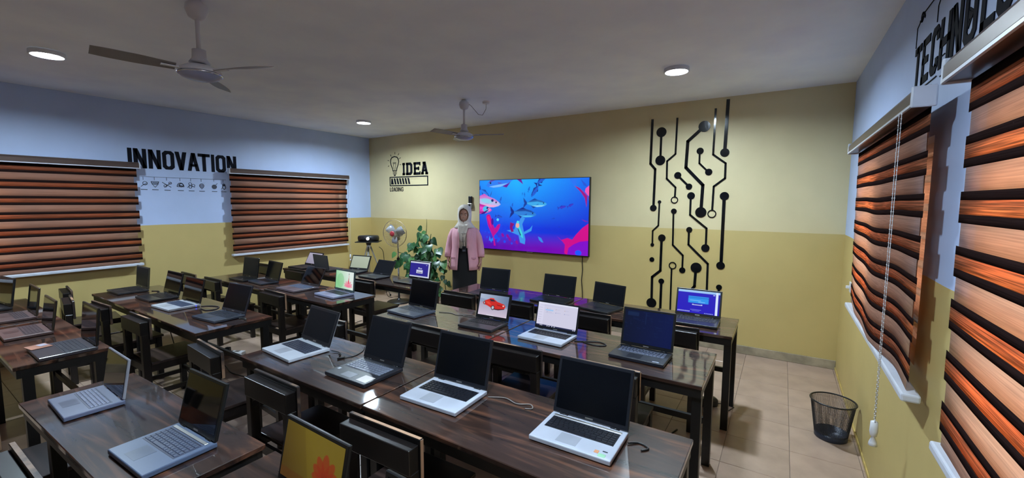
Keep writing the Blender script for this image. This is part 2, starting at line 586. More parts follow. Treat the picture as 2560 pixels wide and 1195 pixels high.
# ------------------------------------------------------------------ ceiling lights and fans
M['led'] = emit('LED diffuser', LAMP_COLOR, LAMP_STRENGTH)
def downlight(x, y, label):
    t = thing('ceiling_light', label, 'light', (x, y, WC), 0, 'round LED ceiling lights')
    MB().lathe([(.09, -.0005), (.108, -.001), (.11, -.03), (.104, -.036), (.096, -.036), (.091, -.03), (.09, -.008)], 32, cap=False).build('rim', M['white_plastic'], t, smooth=True)
    MB().lathe([(.001, -.012), (.0885, -.012), (.0885, -.003), (.001, -.003)], 32).build('diffuser', M['led'], t)
    return t
downlight(-5.1, .94, 'lit round ceiling light above the left blind, beside the nearer fan')
downlight(-.87, 4.08, 'lit round ceiling light in front of the circuit wall art')
downlight(-5.38, 4.24, 'lit round ceiling light above the far left corner')
downlight(-.87, .94, 'lit round ceiling light over the front right desks')

def ceiling_fan(x, y, a0, label):
    t = thing('ceiling_fan', label, 'fan', (x, y, WC), 0, 'white ceiling fans')
    MB().lathe([(.02, 0), (.055, -.03), (.06, -.06), (.045, -.1), (.02, -.115)], 20).build('canopy', M['white_metal'], t, smooth=True)
    MB().tube([(0, 0, 0), (0, 0, -.36)], .0125, 12).build('downrod', M['white_metal'], t, smooth=True)
    MB().lathe([(.02, -.285), (.036, -.29), (.038, -.34), (.055, -.365), (.02, -.37)], 20).build('lower_canopy', M['white_metal'], t, smooth=True)
    mo = MB().lathe([(.03, -.375), (.07, -.385), (.105, -.405), (.112, -.42), (.112, -.432)], 32, cap=False).build('motor', M['white_metal'], t, smooth=True)
    MB().lathe([(.111, -.425), (.116, -.43), (.116, -.437), (.11, -.44)], 32, cap=False).build('chrome_band', M['chrome'], mo, smooth=True)
    MB().lathe([(.112, -.436), (.098, -.452), (.06, -.466), (.03, -.472), (.001, -.473)], 32, cap=False).build('motor_cover', M['fan_cover'], mo, smooth=True)
    for k in range(3):
        a = R(a0) + k * 2 * PI / 3
        vs = []; fs = []
        for i in range(9):
            u = i / 8
            rr_ = .12 + .36 * u
            hw = .026 + .024 * min(1, u * 2.2) - .012 * max(0, u - .8) / .2
            vs += [(rr_, -hw, -.412 - .012), (rr_, hw, -.412 + .012)]
        for i in range(8):
            fs.append((2 * i, 2 * i + 2, 2 * i + 3, 2 * i + 1))
        b = MB().add(vs, fs).build('blade', M['fan_blade'], t, rz=a)
        solid(b, .003, 0)
        MB().box(.09, .19, -.018, .018, -.418, -.412, ch=.001).build('blade_bracket', M['white_metal'], b)
    return t
M['fan_blade'] = pmat('fan blade', lin((128, 122, 122)), .45, var=.05)
M['fan_cover'] = pmat('blue grey fan cover', lin((150, 156, 190)), .3, var=.05)  # plain blue grey colour for the motor cover
ceiling_fan(-3.03, 1.2, 22, 'white ceiling fan nearer the viewer, over the middle desks')
ceiling_fan(-3.25, 4.0, 22, 'white ceiling fan in front of the television wall')
t = thing('ceiling_hook_box', 'small white junction box with hanging wire beside the far fan', 'junction box', (-3.08, 4.21, WC))
MB().lathe([(.045, 0), (.045, -.02), (.035, -.028)], 20).build('cover', M['white_plastic'], t, smooth=True)
MB().tube([(0, 0, -.028), (.005, -.01, -.09), (-.03, -.03, -.16), (-.07, -.06, -.155), (-.12, -.14, -.06), (-.15, -.19, -.03)], .003, 6).build('wire', M['cable_grey'], t, smooth=True)

# ------------------------------------------------------------------ lettering and wall art
def ring(pts_o, pts_i):
    n = len(pts_o)
    return [[pts_o[i], pts_o[(i + 1) % n], pts_i[(i + 1) % n], pts_i[i]] for i in range(n)]
def octo(x0, x1, z0, z1, c):
    return [(x0 + c, z0), (x1 - c, z0), (x1, z0 + c), (x1, z1 - c), (x1 - c, z1), (x0 + c, z1), (x0, z1 - c), (x0, z0 + c)]
def rect(x0, x1, z0, z1):
    return [(x0, z0), (x1, z0), (x1, z1), (x0, z1)]
def glyph(ch, w, h, t, tv=None):
    tv = tv or t
    c = min(w, h) * .24
    if ch == 'I':
        return [rect(0, w, 0, h)]
    if ch == 'N':
        return [rect(0, t, 0, h), rect(w - t, w, 0, h), [(0, h), (t * 1.05, h), (w, 0), (w - t * 1.05, 0)]]
    if ch == 'O':
        return ring(octo(0, w, 0, h, c), octo(t, w - t, tv, h - tv, c * .45))
    if ch == 'D':
        o = [(0, 0), (w - c, 0), (w, c), (w, h - c), (w - c, h), (0, h)]
        i = [(t, tv), (w - t - c * .4, tv), (w - t, tv + c * .5), (w - t, h - tv - c * .5), (w - t - c * .4, h - tv), (t, h - tv)]
        return ring(o, i)
    if ch == 'V':
        return [[(0, h), (t * 1.1, h), (w / 2 + t * .55, 0), (w / 2 - t * .55, 0)], [(w - t * 1.1, h), (w, h), (w / 2 + t * .55, 0), (w / 2 - t * .55, 0)]]
    if ch == 'A':
        return [[(0, 0), (t, 0), (w / 2 + t * .55, h), (w / 2 - t * .55, h)], [(w - t, 0), (w, 0), (w / 2 + t * .55, h), (w / 2 - t * .55, h)], rect(w * .22, w * .78, h * .24, h * .24 + tv * .8)]
    if ch == 'T':
        return [rect(0, w, h - tv, h), rect(w / 2 - t / 2, w / 2 + t / 2, 0, h)]
    if ch == 'E':
        return [rect(0, t, 0, h), rect(0, w, h - tv, h), rect(0, w * .82, h / 2 - tv * .45, h / 2 + tv * .45), rect(0, w, 0, tv)]
    if ch == 'L':
        return [rect(0, t, 0, h), rect(0, w, 0, tv)]
    if ch == 'H':
        return [rect(0, t, 0, h), rect(w - t, w, 0, h), rect(0, w, h / 2 - tv / 2, h / 2 + tv / 2)]
    if ch in 'CG':
        o = octo(0, w, 0, h, c); i = octo(t, w - t, tv, h - tv, c * .45)
        q = ring(o, i)
        del q[2]
        q += [rect(w - t, w, h * .68, h - c), rect(w - t, w, c, h * (.46 if ch == 'G' else .32))]
        if ch == 'G':
            q.append(rect(w * .5, w, h * .4, h * .4 + tv * .8))
        return q
    if ch == 'Y':
        return [rect(w / 2 - t / 2, w / 2 + t / 2, 0, h * .5), [(0, h), (t, h), (w / 2 + t / 2, h * .45), (w / 2 - t / 2, h * .45)], [(w - t, h), (w, h), (w / 2 + t / 2, h * .45), (w / 2 - t / 2, h * .45)]]
    return []
def letter(ch, x0, x1, z0, z1, t, parent, mat, serif=0, tv=None, th=.004, slope=0):
    g = glyph(ch, x1 - x0, z1 - z0, t, tv)
    w, h = x1 - x0, z1 - z0
    if serif:
        s_ = serif
        if ch == 'I': g = [rect(w * .18, w * .82, 0, h), rect(0, w, 0, s_), rect(0, w, h - s_, h)]
        if ch == 'D': g = [[(p[0], p[1]) for p in q] for q in g] + [rect(-w * .06, t, 0, s_), rect(-w * .06, t, h - s_, h)]
        if ch == 'E': g += [rect(-w * .06, t, 0, s_), rect(-w * .06, t, h - s_, h), rect(w - t * .45, w, 0, h * .28), rect(w - t * .45, w, h * .72, h), rect(w * .62, w * .8, h * .36, h * .64)]
        if ch == 'A': g += [rect(-w * .02, t * 1.25, 0, s_), rect(w - t * 1.25, w * 1.02, 0, s_), rect(w * .22, w * .6, h - s_, h)]
    m_ = MB()
    for q in g:
        m_.prism([(x0 + px, z0 + pz + slope * px) for px, pz in q], -th, 0)
    return m_.build('letter', mat, parent)

# INNOVATION (left wall, local X = +y)
t = thing('wall_lettering', 'black block lettering INNOVATION on the white left wall between the blinds', 'lettering', (WL, 0, 0), PI / 2)
for ch, a, b in zip('INNOVATION', (1.857, 1.912, 2.058, 2.202, 2.337, 2.474, 2.598, 2.757, 2.813, 2.954), (1.898, 2.039, 2.186, 2.329, 2.468, 2.611, 2.742, 2.796, 2.939, 3.08)):
    letter(ch, a, b, 2.143, 2.384, .041, t, M['black_paint'])

# row of little hanging doodles under it
t = thing('wall_doodles', 'row of thin grey doodles hanging from a line under INNOVATION', 'decal', (WL, 0, 0), PI / 2)
MB().box(1.96, 2.93, -.003, 0, 2.038, 2.0415).build('line', M['thin_ink'], t)
def stroke(mbx, pts, wd, y=-.003, closed=False):
    pts = list(pts)
    if closed:
        pts = pts + [pts[0]]
    for (xa, za), (xb, zb) in zip(pts[:-1], pts[1:]):
        d = Vector((xb - xa, zb - za)); L = d.length
        if L < 1e-6: continue
        d /= L; n_ = Vector((-d.y, d.x)) * wd / 2; e_ = d * wd * .3
        a = Vector((xa, za)) - e_; b = Vector((xb, zb)) + e_
        mbx.prism([tuple(a + n_), tuple(b + n_), tuple(b - n_), tuple(a - n_)], y, 0)
    return mbx
def circ(cx, cz, r_, n=18, rz_=None, a0=0, a1=2 * PI):
    rz_ = rz_ or r_
    return [(cx + r_ * math.cos(a0 + (a1 - a0) * i / n), cz + rz_ * math.sin(a0 + (a1 - a0) * i / n)) for i in range(n + (0 if abs(a1 - a0 - 2 * PI) < 1e-6 else 1))]
for i, cx in enumerate((1.995, 2.108, 2.235, 2.38, 2.502, 2.625, 2.778, 2.895)):
    d = MB()
    top = 2.038; lo_ = 2.0 if i != 6 else 2.01
    stroke(d, [(cx - .004, top), (cx - .004, lo_)], .0035)
    zc = 1.945
    if i == 0:
        stroke(d, [(cx - .03, zc - .03), (cx, zc), (cx + .03, zc - .005)], .005); stroke(d, circ(cx + .012, zc + .012, .022), .005, closed=True); stroke(d, [(cx - .01, zc - .01), (cx + .035, zc + .02)], .004)
    elif i == 1:
        stroke(d, [(cx - .038, zc + .035), (cx + .038, zc + .035), (cx + .028, zc), (cx - .026, zc), ], .008, closed=True); stroke(d, [(cx - .02, zc - .01), (cx, zc - .035), (cx + .022, zc - .01)], .005); stroke(d, [(cx - .02, zc + .018), (cx + .024, zc + .018)], .012)
    elif i == 2:
        stroke(d, [(cx - .05, zc + .03), (cx + .04, zc - .03)], .007); stroke(d, [(cx - .03, zc - .03), (cx + .045, zc + .03)], .007); stroke(d, circ(cx - .02, zc - .015, .016), .005, closed=True); stroke(d, circ(cx + .033, zc + .022, .015), .005, closed=True)
    elif i == 3:
        stroke(d, circ(cx, zc - .02, .038, 14, .05, 0, PI), .007); stroke(d, circ(cx + .008, zc, .022, 14, .022), .009, closed=True); stroke(d, [(cx - .038, zc - .02), (cx + .038, zc - .02)], .007); stroke(d, [(cx - .02, zc), (cx + .02, zc - .012)], .012)
    elif i == 4:
        for q in range(3):
            stroke(d, circ(cx + .024 * math.cos(q * 2.1), zc + .024 * math.sin(q * 2.1), .017), .005, closed=True)
        stroke(d, [(cx - .045, zc - .03), (cx - .015, zc + .01)], .005); stroke(d, [(cx, zc), (cx + .04, zc - .025)], .005)
    elif i == 5:
        stroke(d, circ(cx, zc, .026), .007, closed=True); stroke(d, circ(cx, zc, .012), .006, closed=True); stroke(d, [(cx - .02, zc - .02), (cx, zc - .045), (cx + .02, zc - .02)], .004)
    elif i == 6:
        d.prism(circ(cx, zc - .01, .032, 16), -.003, 0); stroke(d, [(cx + .02, zc + .02), (cx + .04, zc + .038)], .006)
    else:
        stroke(d, [(cx - .03, zc - .04), (cx - .012, zc - .01)], .005); stroke(d, circ(cx + .006, zc - .01, .02, 14, .03), .008, closed=True); stroke(d, circ(cx + .004, zc + .02, .014), .008, closed=True)
    stroke(d, [(cx - .03, 1.879 - .012 * (cx - 1.99)), (cx + .03, 1.878 - .012 * (cx - 1.99))], .008)
    d.build('doodle', M['thin_ink'], t)['kind'] = 'stuff'

# IDEA LOADING with bulb (back wall, local X = +x)
t = thing('wall_decal', 'black IDEA LOADING decal with light bulb and progress bar on the cream wall', 'decal', (0, WD, 0))
for ch, a, b in zip('IDEA', (-5.882, -5.782, -5.592, -5.412), (-5.816, -5.63, -5.43, -5.25)):
    letter(ch, a, b, 2.212, 2.436, .05, t, M['black_paint'], serif=.042, tv=.045)
f = MB()
X0, X1, Z0, Z1 = -6.228, -5.248, 2.02, 2.193
for q in (rect(X0, X1, Z0, Z0 + .018), rect(X0, X1, Z1 - .018, Z1), rect(X0, X0 + .022, Z0, Z1), rect(X1 - .022, X1, Z0, Z1)):
    f.prism(q, -.004, 0)
f.build('progress_frame', M['black_paint'], t)
for i in range(7):
    xa = -6.19 + i * .0715
    MB().prism([(xa if i else xa + .012, 2.163), (xa + .042, 2.163), (xa + .072, 2.053), (xa + .03 if i else xa, 2.053)], -.004, 0).build('progress_stripe', M['black_paint'], t)
for ch, a, b in zip('LOADING', (-6.228, -6.182, -6.128, -6.07, -6.013, -5.987, -5.925), (-6.19, -6.136, -6.076, -6.022, -5.997, -5.935, -5.872)):
    letter(ch, a + .004, b + .004 + .0, 1.922, 1.999, .0125, t, M['black_paint'])
d = MB()
bulb = [(-6.136, 2.305), (-6.146, 2.345), (-6.18, 2.41), (-6.196, 2.465), (-6.185, 2.515), (-6.155, 2.548), (-6.088, 2.562), (-6.022, 2.548), (-5.99, 2.515), (-5.978, 2.465), (-5.994, 2.41), (-6.028, 2.345), (-6.038, 2.305)]
stroke(d, bulb, .018); stroke(d, [bulb[0], bulb[-1]], .014)
for z in (2.287, 2.265, 2.243):
    stroke(d, [(-6.135, z + .008), (-6.088, z - .008), (-6.04, z + .006)], .01)
d.prism([(-6.12, 2.228), (-6.055, 2.228), (-6.075, 2.206), (-6.1, 2.206)], -.003, 0)
d.build('bulb_outline', M['black_paint'], t)
d = MB()
stroke(d, [(-6.1, 2.315), (-6.128, 2.452), (-6.05, 2.452), (-6.075, 2.315)], .007)
stroke(d, [(-6.115, 2.44), (-6.095, 2.425), (-6.08, 2.44), (-6.062, 2.425)], .005)
d.build('bulb_filament', M['black_paint'], t)
for (xa, za), (xb, zb) in ([(-6.072, 2.64), (-6.074, 2.605)], [(-6.19, 2.6), (-6.175, 2.572)], [(-5.97, 2.61), (-5.99, 2.585)], [(-5.928, 2.535), (-5.957, 2.515)], [(-6.27, 2.5), (-6.238, 2.495)], [(-6.262, 2.388), (-6.238, 2.4)], [(-5.95, 2.41), (-5.918, 2.41)]):
    stroke(MB(), [(xa, za), (xb, zb)], .009).build('bulb_ray', M['black_paint'], t)

# TECHNOLOGY (right wall, local X = -y)
t = thing('wall_lettering', 'black block lettering TECHNOLOGY on the white right wall above the near blind', 'lettering', (WR, 0, 0), -PI / 2)
xs = [(-3.075, -2.955), (-2.925, -2.805), (-2.775, -2.66), (-2.64, -2.5), (-2.485, -2.36), (-2.335, -2.205), (-2.165, -2.045), (-2.03, -1.91), (-1.89, -1.765), (-1.755, -1.635)]
for ch, (a, b) in zip('TECHNOLOGY', xs):
    letter(ch, a, b, 2.335, 2.55, .036, t, M['black_paint'])
for pts_, w_ in (
        ([(-3.085, 2.56), (-3.085, 2.66), (-2.96, 2.70), (-2.8, 2.70)], .005),
        ([(-2.72, 2.57), (-2.72, 2.64), (-2.66, 2.69), (-2.5, 2.69)], .005),
        ([(-3.15, 2.325), (-3.08, 2.335)], .005),
        ([(-2.86, 2.315), (-2.66, 2.315)], .006),
        ([(-2.81, 2.285), (-2.70, 2.285)], .006),
        ([(-2.6, 2.30), (-2.48, 2.30)], .006),
        ([(-2.66, 2.385), (-2.62, 2.385), (-2.56, 2.385)], .005),
        ):
    stroke(MB(), pts_, w_).build('circuit_line', M['black_paint'], t)
d = MB()
stroke(d, [(-2.29, 2.40), (-2.29, 2.47), (-2.235, 2.44), (-2.26, 2.435)], .008, closed=True)
d.prism([(-2.285, 2.46), (-2.24, 2.44), (-2.255, 2.425), (-2.285, 2.43)], -.004, 0)
d.build('pointer_mark', M['black_paint'], t)
d = MB(); stroke(d, [(-3.04, 2.68), (-3.0, 2.67), (-2.97, 2.70), (-2.95, 2.675)], .012); stroke(d, circ(-3.0, 2.69, .02), .008, closed=True)
d.build('doodle', M['black_paint'], t)

# circuit-board traces: pixel layout measured on the wall, written in metres on the wall plane
CIRCUIT = [
    ([[[-1.428,2.766],[-1.435,2.228],[-1.375,2.158],[-1.381,1.705]]],0.0288,[[-1.382,1.673,0.0408]],[]),
    ([[[-1.315,2.607],[-1.317,2.264]]],0.0264,[[-1.315,2.607,0.0601],[-1.317,2.264,0.0601]],[]),
    ([[[-1.134,2.756],[-1.14,2.332],[-1.235,2.25],[-1.232,2.037],[-1.125,1.928],[-1.128,1.809]]],0.0216,[],[[-1.131,1.774,0.0432,0.0312]]),
    ([[[-0.828,2.634],[-1.004,2.474],[-1.014,2.164],[-0.817,1.951],[-0.825,1.664]]],0.036,[[-0.828,2.634,0.0644],[-0.827,1.629,0.0622]],[]),
    ([[[-0.867,2.34],[-0.866,2.208],[-0.775,2.114]]],0.0207,[[-0.863,2.351,0.0391],[-0.76,2.102,0.0391]],[]),
    ([[[-0.715,2.821],[-0.721,2.302],[-0.586,2.196],[-0.585,2.025],[-0.699,1.933],[-0.704,1.654]]],0.022,[],[[-0.706,1.613,0.0483,0.0368]]),
    ([[[-0.59,2.904],[-0.601,2.346]]],0.0352,[[-0.6,2.318,0.0483]],[]),
    ([[[-1.104,2.073],[-0.97,1.935]]],0.023,[[-1.104,2.073,0.0414],[-0.97,1.935,0.0368]],[]),
    ([[[-1.309,1.742],[-1.313,1.454],[-1.38,1.385],[-1.379,1.217]]],0.0192,[[-1.309,1.749,0.0216],[-1.379,1.207,0.0225]],[]),
    ([[[-1.137,1.624],[-1.131,1.219],[-1.008,1.097],[-1.009,0.933]]],0.0216,[[-1.133,1.636,0.0336],[-1.008,0.914,0.036]],[]),
    ([[[-0.945,1.814],[-0.945,1.596],[-0.756,1.439],[-0.755,1.225]]],0.023,[[-0.943,1.825,0.0437],[-0.759,1.204,0.046]],[]),
    ([[[-0.583,1.813],[-0.583,1.023]]],0.0345,[[-0.582,1.82,0.0483],[-0.587,1.008,0.046]],[]),
    ([[[-1.267,1.285],[-1.269,0.885],[-1.368,0.795],[-1.365,0.485]]],0.03,[[-1.265,1.3,0.045],[-1.366,0.457,0.0624]],[]),
    ([],0.03,[[-1.378,1.018,0.03]],[]),
    ([[[-0.949,1.403],[-0.949,1.235],[-0.725,1.018],[-0.721,0.558]]],0.024,[[-0.947,1.415,0.0345]],[]),
    ([[[-1.134,0.917],[-1.132,0.279]]],0.02,[],[[-1.124,0.962,0.0456,0.0336]]),
    ([[[-0.854,0.947],[-0.861,0.732],[-0.907,0.666],[-0.915,0.484]]],0.0312,[[-0.852,0.959,0.0622]],[]),
    ([[[-1.252,0.737],[-1.254,0.285]]],0.03,[[-1.253,0.75,0.035]],[]),
    ([[[-0.592,0.739],[-0.592,0.552]]],0.0253,[[-0.592,0.748,0.0322]],[])]

t = thing('circuit_wall_art', 'glossy black circuit-board traces with round nodes on the back wall', 'wall art', (0, WD, 0))
for L_, wd, D_, G_ in CIRCUIT:
    m_ = MB()
    for l in L_:
        stroke(m_, l, wd, y=-.008)
    for a, b, r_ in D_:
        m_.prism(circ(a, b, r_, 24), -.0085, 0)
    for a, b, r1, r0 in G_:
        o_, i_ = circ(a, b, r1, 28), circ(a, b, r0, 28)
        for q in ring(o_, i_):
            m_.prism(q, -.0085, 0)
    m_.build('trace', M['black_gloss'], t)

# ------------------------------------------------------------------ painted screens (flat pictures shown by real displays)
class Paint:
    def __init__(s, w, h, c):
        s.ow, s.oh = w, h            # display grid; painted three times finer, then averaged
        w, h = w * 3, h * 3
        s.w, s.h = w, h
        s.a = np.zeros((h, w, 3)); s.a[:] = lin(c)
        s.X, s.Z = np.meshgrid((np.arange(w) + .5) / w, (np.arange(h) + .5) / h)   # 0..1, z up
    def put(s, mask, c, k=1.0):
        mk = (mask.astype(float) * k)[..., None]
        s.a = s.a * (1 - mk) + np.array(lin(c)) * mk
        return s
    def poly(s, pts, c, k=1.0):
        m_ = np.zeros_like(s.X, bool)
        n = len(pts)
        for i in range(n):
            x0, z0 = pts[i]; x1, z1 = pts[(i + 1) % n]
            if z0 == z1: continue
            cr = ((z0 > s.Z) != (z1 > s.Z)) & (s.X < (x1 - x0) * (s.Z - z0) / (z1 - z0) + x0)
            m_ ^= cr
        return s.put(m_, c, k)
    def rect(s, x0, x1, z0, z1, c, k=1.0):
        return s.put((s.X >= x0) & (s.X <= x1) & (s.Z >= z0) & (s.Z <= z1), c, k)
    def ell(s, cx, cz, rx, rz_, c, ang=0, k=1.0, asp=None):
        asp = asp or s.w / s.h
        dx = (s.X - cx) * asp; dz = s.Z - cz
        ca, sa = math.cos(ang), math.sin(ang)
        u = dx * ca + dz * sa; v = -dx * sa + dz * ca
        return s.put((u / (rx * asp)) ** 2 + (v / rz_) ** 2 <= 1, c, k)
    def grad(s, f):
        s.a = f(s.X, s.Z); return s
def screen_mat(name, strength, rough=.12):
    m, nt, b = newmat(name)
    at = nt.nodes.new('ShaderNodeAttribute'); at.attribute_name = 'picture'
    b.inputs['Base Color'].default_value = (.006, .006, .008, 1)
    b.inputs['Roughness'].default_value = rough
    b.inputs['Specular IOR Level'].default_value = .35
    nt.links.new(at.outputs['Color'], b.inputs['Emission Color'])
    b.inputs['Emission Strength'].default_value = strength
    return m
def screen_mesh(p, x0, x1, z0, z1, y, mat):
    """lit display: a fine grid in the X-Z plane coloured point by point, facing -Y"""
    w_, h_ = p.ow, p.oh
    pic_ = p.a.reshape(h_, 3, w_, 3, 3).mean((1, 3))
    xs_ = np.linspace(x0, x1, w_); zs_ = np.linspace(z0, z1, h_)
    X, Z = np.meshgrid(xs_, zs_)
    vs = np.stack([X.ravel(), np.full(X.size, y), Z.ravel()], 1)
    i = np.arange(w_ - 1); j = np.arange(h_ - 1)
    I, J = np.meshgrid(i, j)
    a = (J * w_ + I).ravel()
    fs = np.stack([a, a + 1, a + w_ + 1, a + w_], 1)
    me = bpy.data.meshes.new('display')
    me.from_pydata(vs.tolist(), [], fs.tolist())
    ca = me.color_attributes.new('picture', 'FLOAT_COLOR', 'POINT')
    col = np.ones((X.size, 4), np.float32); col[:, :3] = pic_.reshape(-1, 3)
    ca.data.foreach_set('color', col.ravel())
    me.materials.append(mat)
    return me

def lerp3(a, b, t_):
    return np.array(a) * (1 - t_[..., None]) + np.array(b) * t_[..., None]
def fish(p, cx, cz, L, ang, body, dark, belly=None, flip=1, k=1.0):
    """side view of a fish: spindle body, forked tail, fins; ang radians, L length in picture widths"""
    asp = p.w / p.h
    ca, sa = math.cos(ang), math.sin(ang)
    def tr(u, v):
        return (cx + L * (u * flip * ca - v * sa), cz + L * asp * (u * flip * sa + v * ca))
    body_pts = [tr(u, v) for u, v in [(.5, .0), (.44, .05), (.3, .11), (.1, .145), (-.12, .11), (-.34, .03), (-.34, -.015), (-.12, -.09), (.1, -.125), (.3, -.1), (.44, -.05)]]
    p.poly([tr(u, v) for u, v in [(-.32, .02), (-.5, .2), (-.47, .04), (-.44, .0), (-.47, -.05), (-.5, -.2), (-.32, -.01)]], dark, k)
    p.poly([tr(u, v) for u, v in [(.12, .14), (-.02, .19), (-.25, .07)]], dark, k)
    p.poly([tr(u, v) for u, v in [(.05, -.12), (-.06, -.17), (-.2, -.06)]], dark, k)
    p.poly(body_pts, body, k)
    p.poly([tr(u, v) for u, v in [(.44, .05), (.3, .11), (.1, .145), (-.12, .11), (-.34, .03), (-.2, .045), (.1, .08), (.35, .05)]], dark, k * .75)
    if belly:
        p.poly([tr(u, v) for u, v in [(.42, -.04), (.3, -.09), (.1, -.115), (-.12, -.08), (.1, -.06), (.3, -.045)]], belly, k * .8)
    p.poly([tr(u, v) for u, v in [(.16, -.0), (.02, -.05), (.14, -.035)]], dark, k * .8)
    ex, ez = tr(.36, .03)
    p.ell(ex, ez, L * .022, L * asp * .022, (15, 20, 50), k=k)

p = Paint(300, 172, (20, 110, 230))
def water(X, Z):
    top = lerp3(lin((34, 168, 250)), lin((28, 92, 225)), np.clip(np.abs(X - .38) * 1.5 + (1 - Z) * .2, 0, 1))
    mid = lerp3(lin((14, 26, 190)), lin((22, 60, 215)), np.clip(1.2 - X * .9, 0, 1))
    low = lerp3(lin((74, 10, 168)), lin((120, 0, 170)), X)
    a = lerp3(top, mid, np.clip((.95 - Z) / .62, 0, 1) ** 1.1)
    return np.where((Z < .27)[..., None], lerp3(low, a, np.clip((Z - .06) / .21, 0, 1)), a)
p.grad(water)
fish(p, .245, .985, .36, R(12), (46, 120, 230), (96, 30, 150), (130, 190, 250), -1)
p.poly([(.13, .85), (.1, .72), (.125, .8)], (40, 60, 150))
fish(p, .05, .82, .14, R(-35), (40, 120, 225), (24, 60, 160))
fish(p, .55, .845, .13, R(52), (36, 90, 200), (20, 40, 130), flip=-1)
fish(p, .6, .98, .13, R(35), (36, 90, 200), (20, 40, 130))
fish(p, .545, .665, .215, R(-2), (58, 160, 222), (24, 60, 150), (150, 215, 235))
fish(p, .435, .53, .25, R(-4), (44, 120, 205), (18, 40, 130), (80, 190, 235))
fish(p, .2, .475, .075, R(-8), (36, 80, 200), (20, 50, 150))
p.ell(.19, .43, .012, .02, (90, 200, 240))
for (a, b, c, d) in ((.22, .72, .05, 70), (.335, .64, .04, 80), (.49, .86, .05, 70), (.45, .79, .035, 95), (.21, .66, .03, 60), (.43, .8, .025, 85)):
    fish(p, a, b, c, R(d), (28, 70, 190), (20, 50, 160), k=.7)
fish(p, .78, .62, .075, R(12), (60, 50, 190), (40, 40, 160), k=.9); fish(p, .85, .645, .06, R(25), (60, 50, 190), (40, 40, 160), k=.9)
fish(p, .71, .47, .03, R(10), (30, 60, 180), (20, 50, 160), k=.6); fish(p, .76, .36, .02, R(10), (30, 60, 180), (20, 50, 160), k=.6)
# big fish entering at the left
fish(p, .05, .69, .34, R(-8), (176, 176, 222), (196, 92, 190), (240, 150, 200))
p.ell(.075, .7, .06, .035, (120, 200, 225), R(-8), .8); p.ell(.135, .705, .013, .02, (30, 40, 110))
fish(p, -.02, .58, .3, R(-3), (210, 70, 190), (170, 20, 140), (150, 0, 120))
p.ell(.07, .58, .034, .045, (70, 180, 225)); p.ell(.085, .595, .012, .018, (25, 30, 110)); p.ell(.1, .575, .014, .02, (240, 140, 190))
p.poly([(0, .5), (.17, .64), (.12, .6), (.05, .51)], (60, 10, 120))
# coral branches
p.poly([(.07, .47), (.085, .505), (.11, .5), (.125, .44), (.14, .36), (.16, .3), (.19, .36), (.215, .37), (.21, .32), (.19, .26), (.165, .22), (.16, .12), (.17, .05), (.15, .05), (.145, .16), (.125, .23), (.09, .34)], (176, 12, 140))
p.poly([(.08, .46), (.09, .485), (.105, .47), (.12, .36), (.13, .3), (.105, .36)], (214, 30, 120))
p.ell(.135, .4, .012, .05, (60, 20, 150))
p.poly([(.105, .19), (.12, .14), (.14, .17), (.145, .12), (.13, .12), (.125, .09), (.112, .12), (.098, .12)], (36, 120, 235))
for a, b, r_ in ((.2, .15, .016), (.19, .12, .01), (.06, .25, .006), (.08, .17, .008), (.33, .1, .009), (.36, .15, .006), (.28, .18, .006), (.225, .35, .006), (.1, .24, .008), (.26, .12, .012), (.17, .18, .02)):
    p.ell(a, b, r_, r_ * 1.7, (30, 70, 225))
for a, b in ((.29, .2), (.24, .21), (.38, .12), (.31, .16)):
    p.ell(a, b, .012, .03, (130, 10, 150), .6)
# shark-like fish seen head on
p.poly([(.43, .5), (.4, .42), (.37, .4), (.355, .3), (.28, .28), (.36, .24), (.395, .22), (.41, .12), (.455, .1), (.46, .17), (.445, .27), (.5, .32), (.525, .37), (.515, .29), (.45, .24), (.43, .38), (.455, .46)], (58, 140, 222))
p.poly([(.38, .37), (.4, .36), (.43, .26), (.44, .18), (.42, .2), (.395, .28)], (60, 200, 210)); p.ell(.385, .36, .017, .036, (222, 160, 150)); p.ell(.388, .405, .012, .02, (70, 210, 225))
p.poly([(.385, .32), (.395, .31), (.42, .22), (.41, .22)], (20, 50, 110))
p.poly([(.315, .4), (.355, .38), (.335, .33), (.35, .27), (.325, .26), (.31, .32)], (122, 10, 110))
p.poly([(.575, .22), (.605, .2), (.625, .14), (.605, .145), (.585, .175)], (50, 130, 225))
# red fish at the lower right and the upper right corner
p.poly([(1, .42), (.95, .36), (.9, .27), (.87, .2), (.83, .22), (.78, .19), (.74, .24), (.79, .17), (.81, .13), (.805, .02), (.825, 0), (1, 0)], (196, 8, 130))
p.poly([(1, .2), (.93, .18), (.88, .14), (.84, .09), (.83, 0), (1, 0)], (120, 10, 190)); p.ell(.92, .035, .026, .035, (26, 80, 245))
p.poly([(.84, .22), (.88, .24), (.87, .2)], (40, 60, 200))
p.poly([(.88, .9), (.92, .87), (.965, .8), (1, .74), (1, .7), (.985, .78), (.98, .62), (.965, .74), (.93, .82)], (150, 20, 120))
p.poly([(1, .9), (.97, .86), (.965, .82), (.985, .78), (1, .76)], (226, 80, 170)); p.poly([(.93, .98), (.97, .92), (.985, .88), (.955, .9)], (40, 80, 200))
p.poly([(.94, .47), (1, .44), (.97, .44)], (120, 20, 160)); p.poly([(.84, .99), (.88, .88), (.9, .93), (.895, .99)], (40, 110, 230))
t = thing('television', 'large wall television showing a blue underwater scene with fish', 'television', (-3.151, WD, 1.534))
MB().box(-.936, .936, -.062, -.018, -.545, .549, ch=.004).build('bezel', M['black_plastic'], t)
link('display', screen_mesh(p, -.927, .927, -.53, .541, -.0632, screen_mat('television picture', 1.15)), t)
MB().box(-.05, .05, -.0655, -.06, -.5445, -.537).build('badge', M['alu'], t)
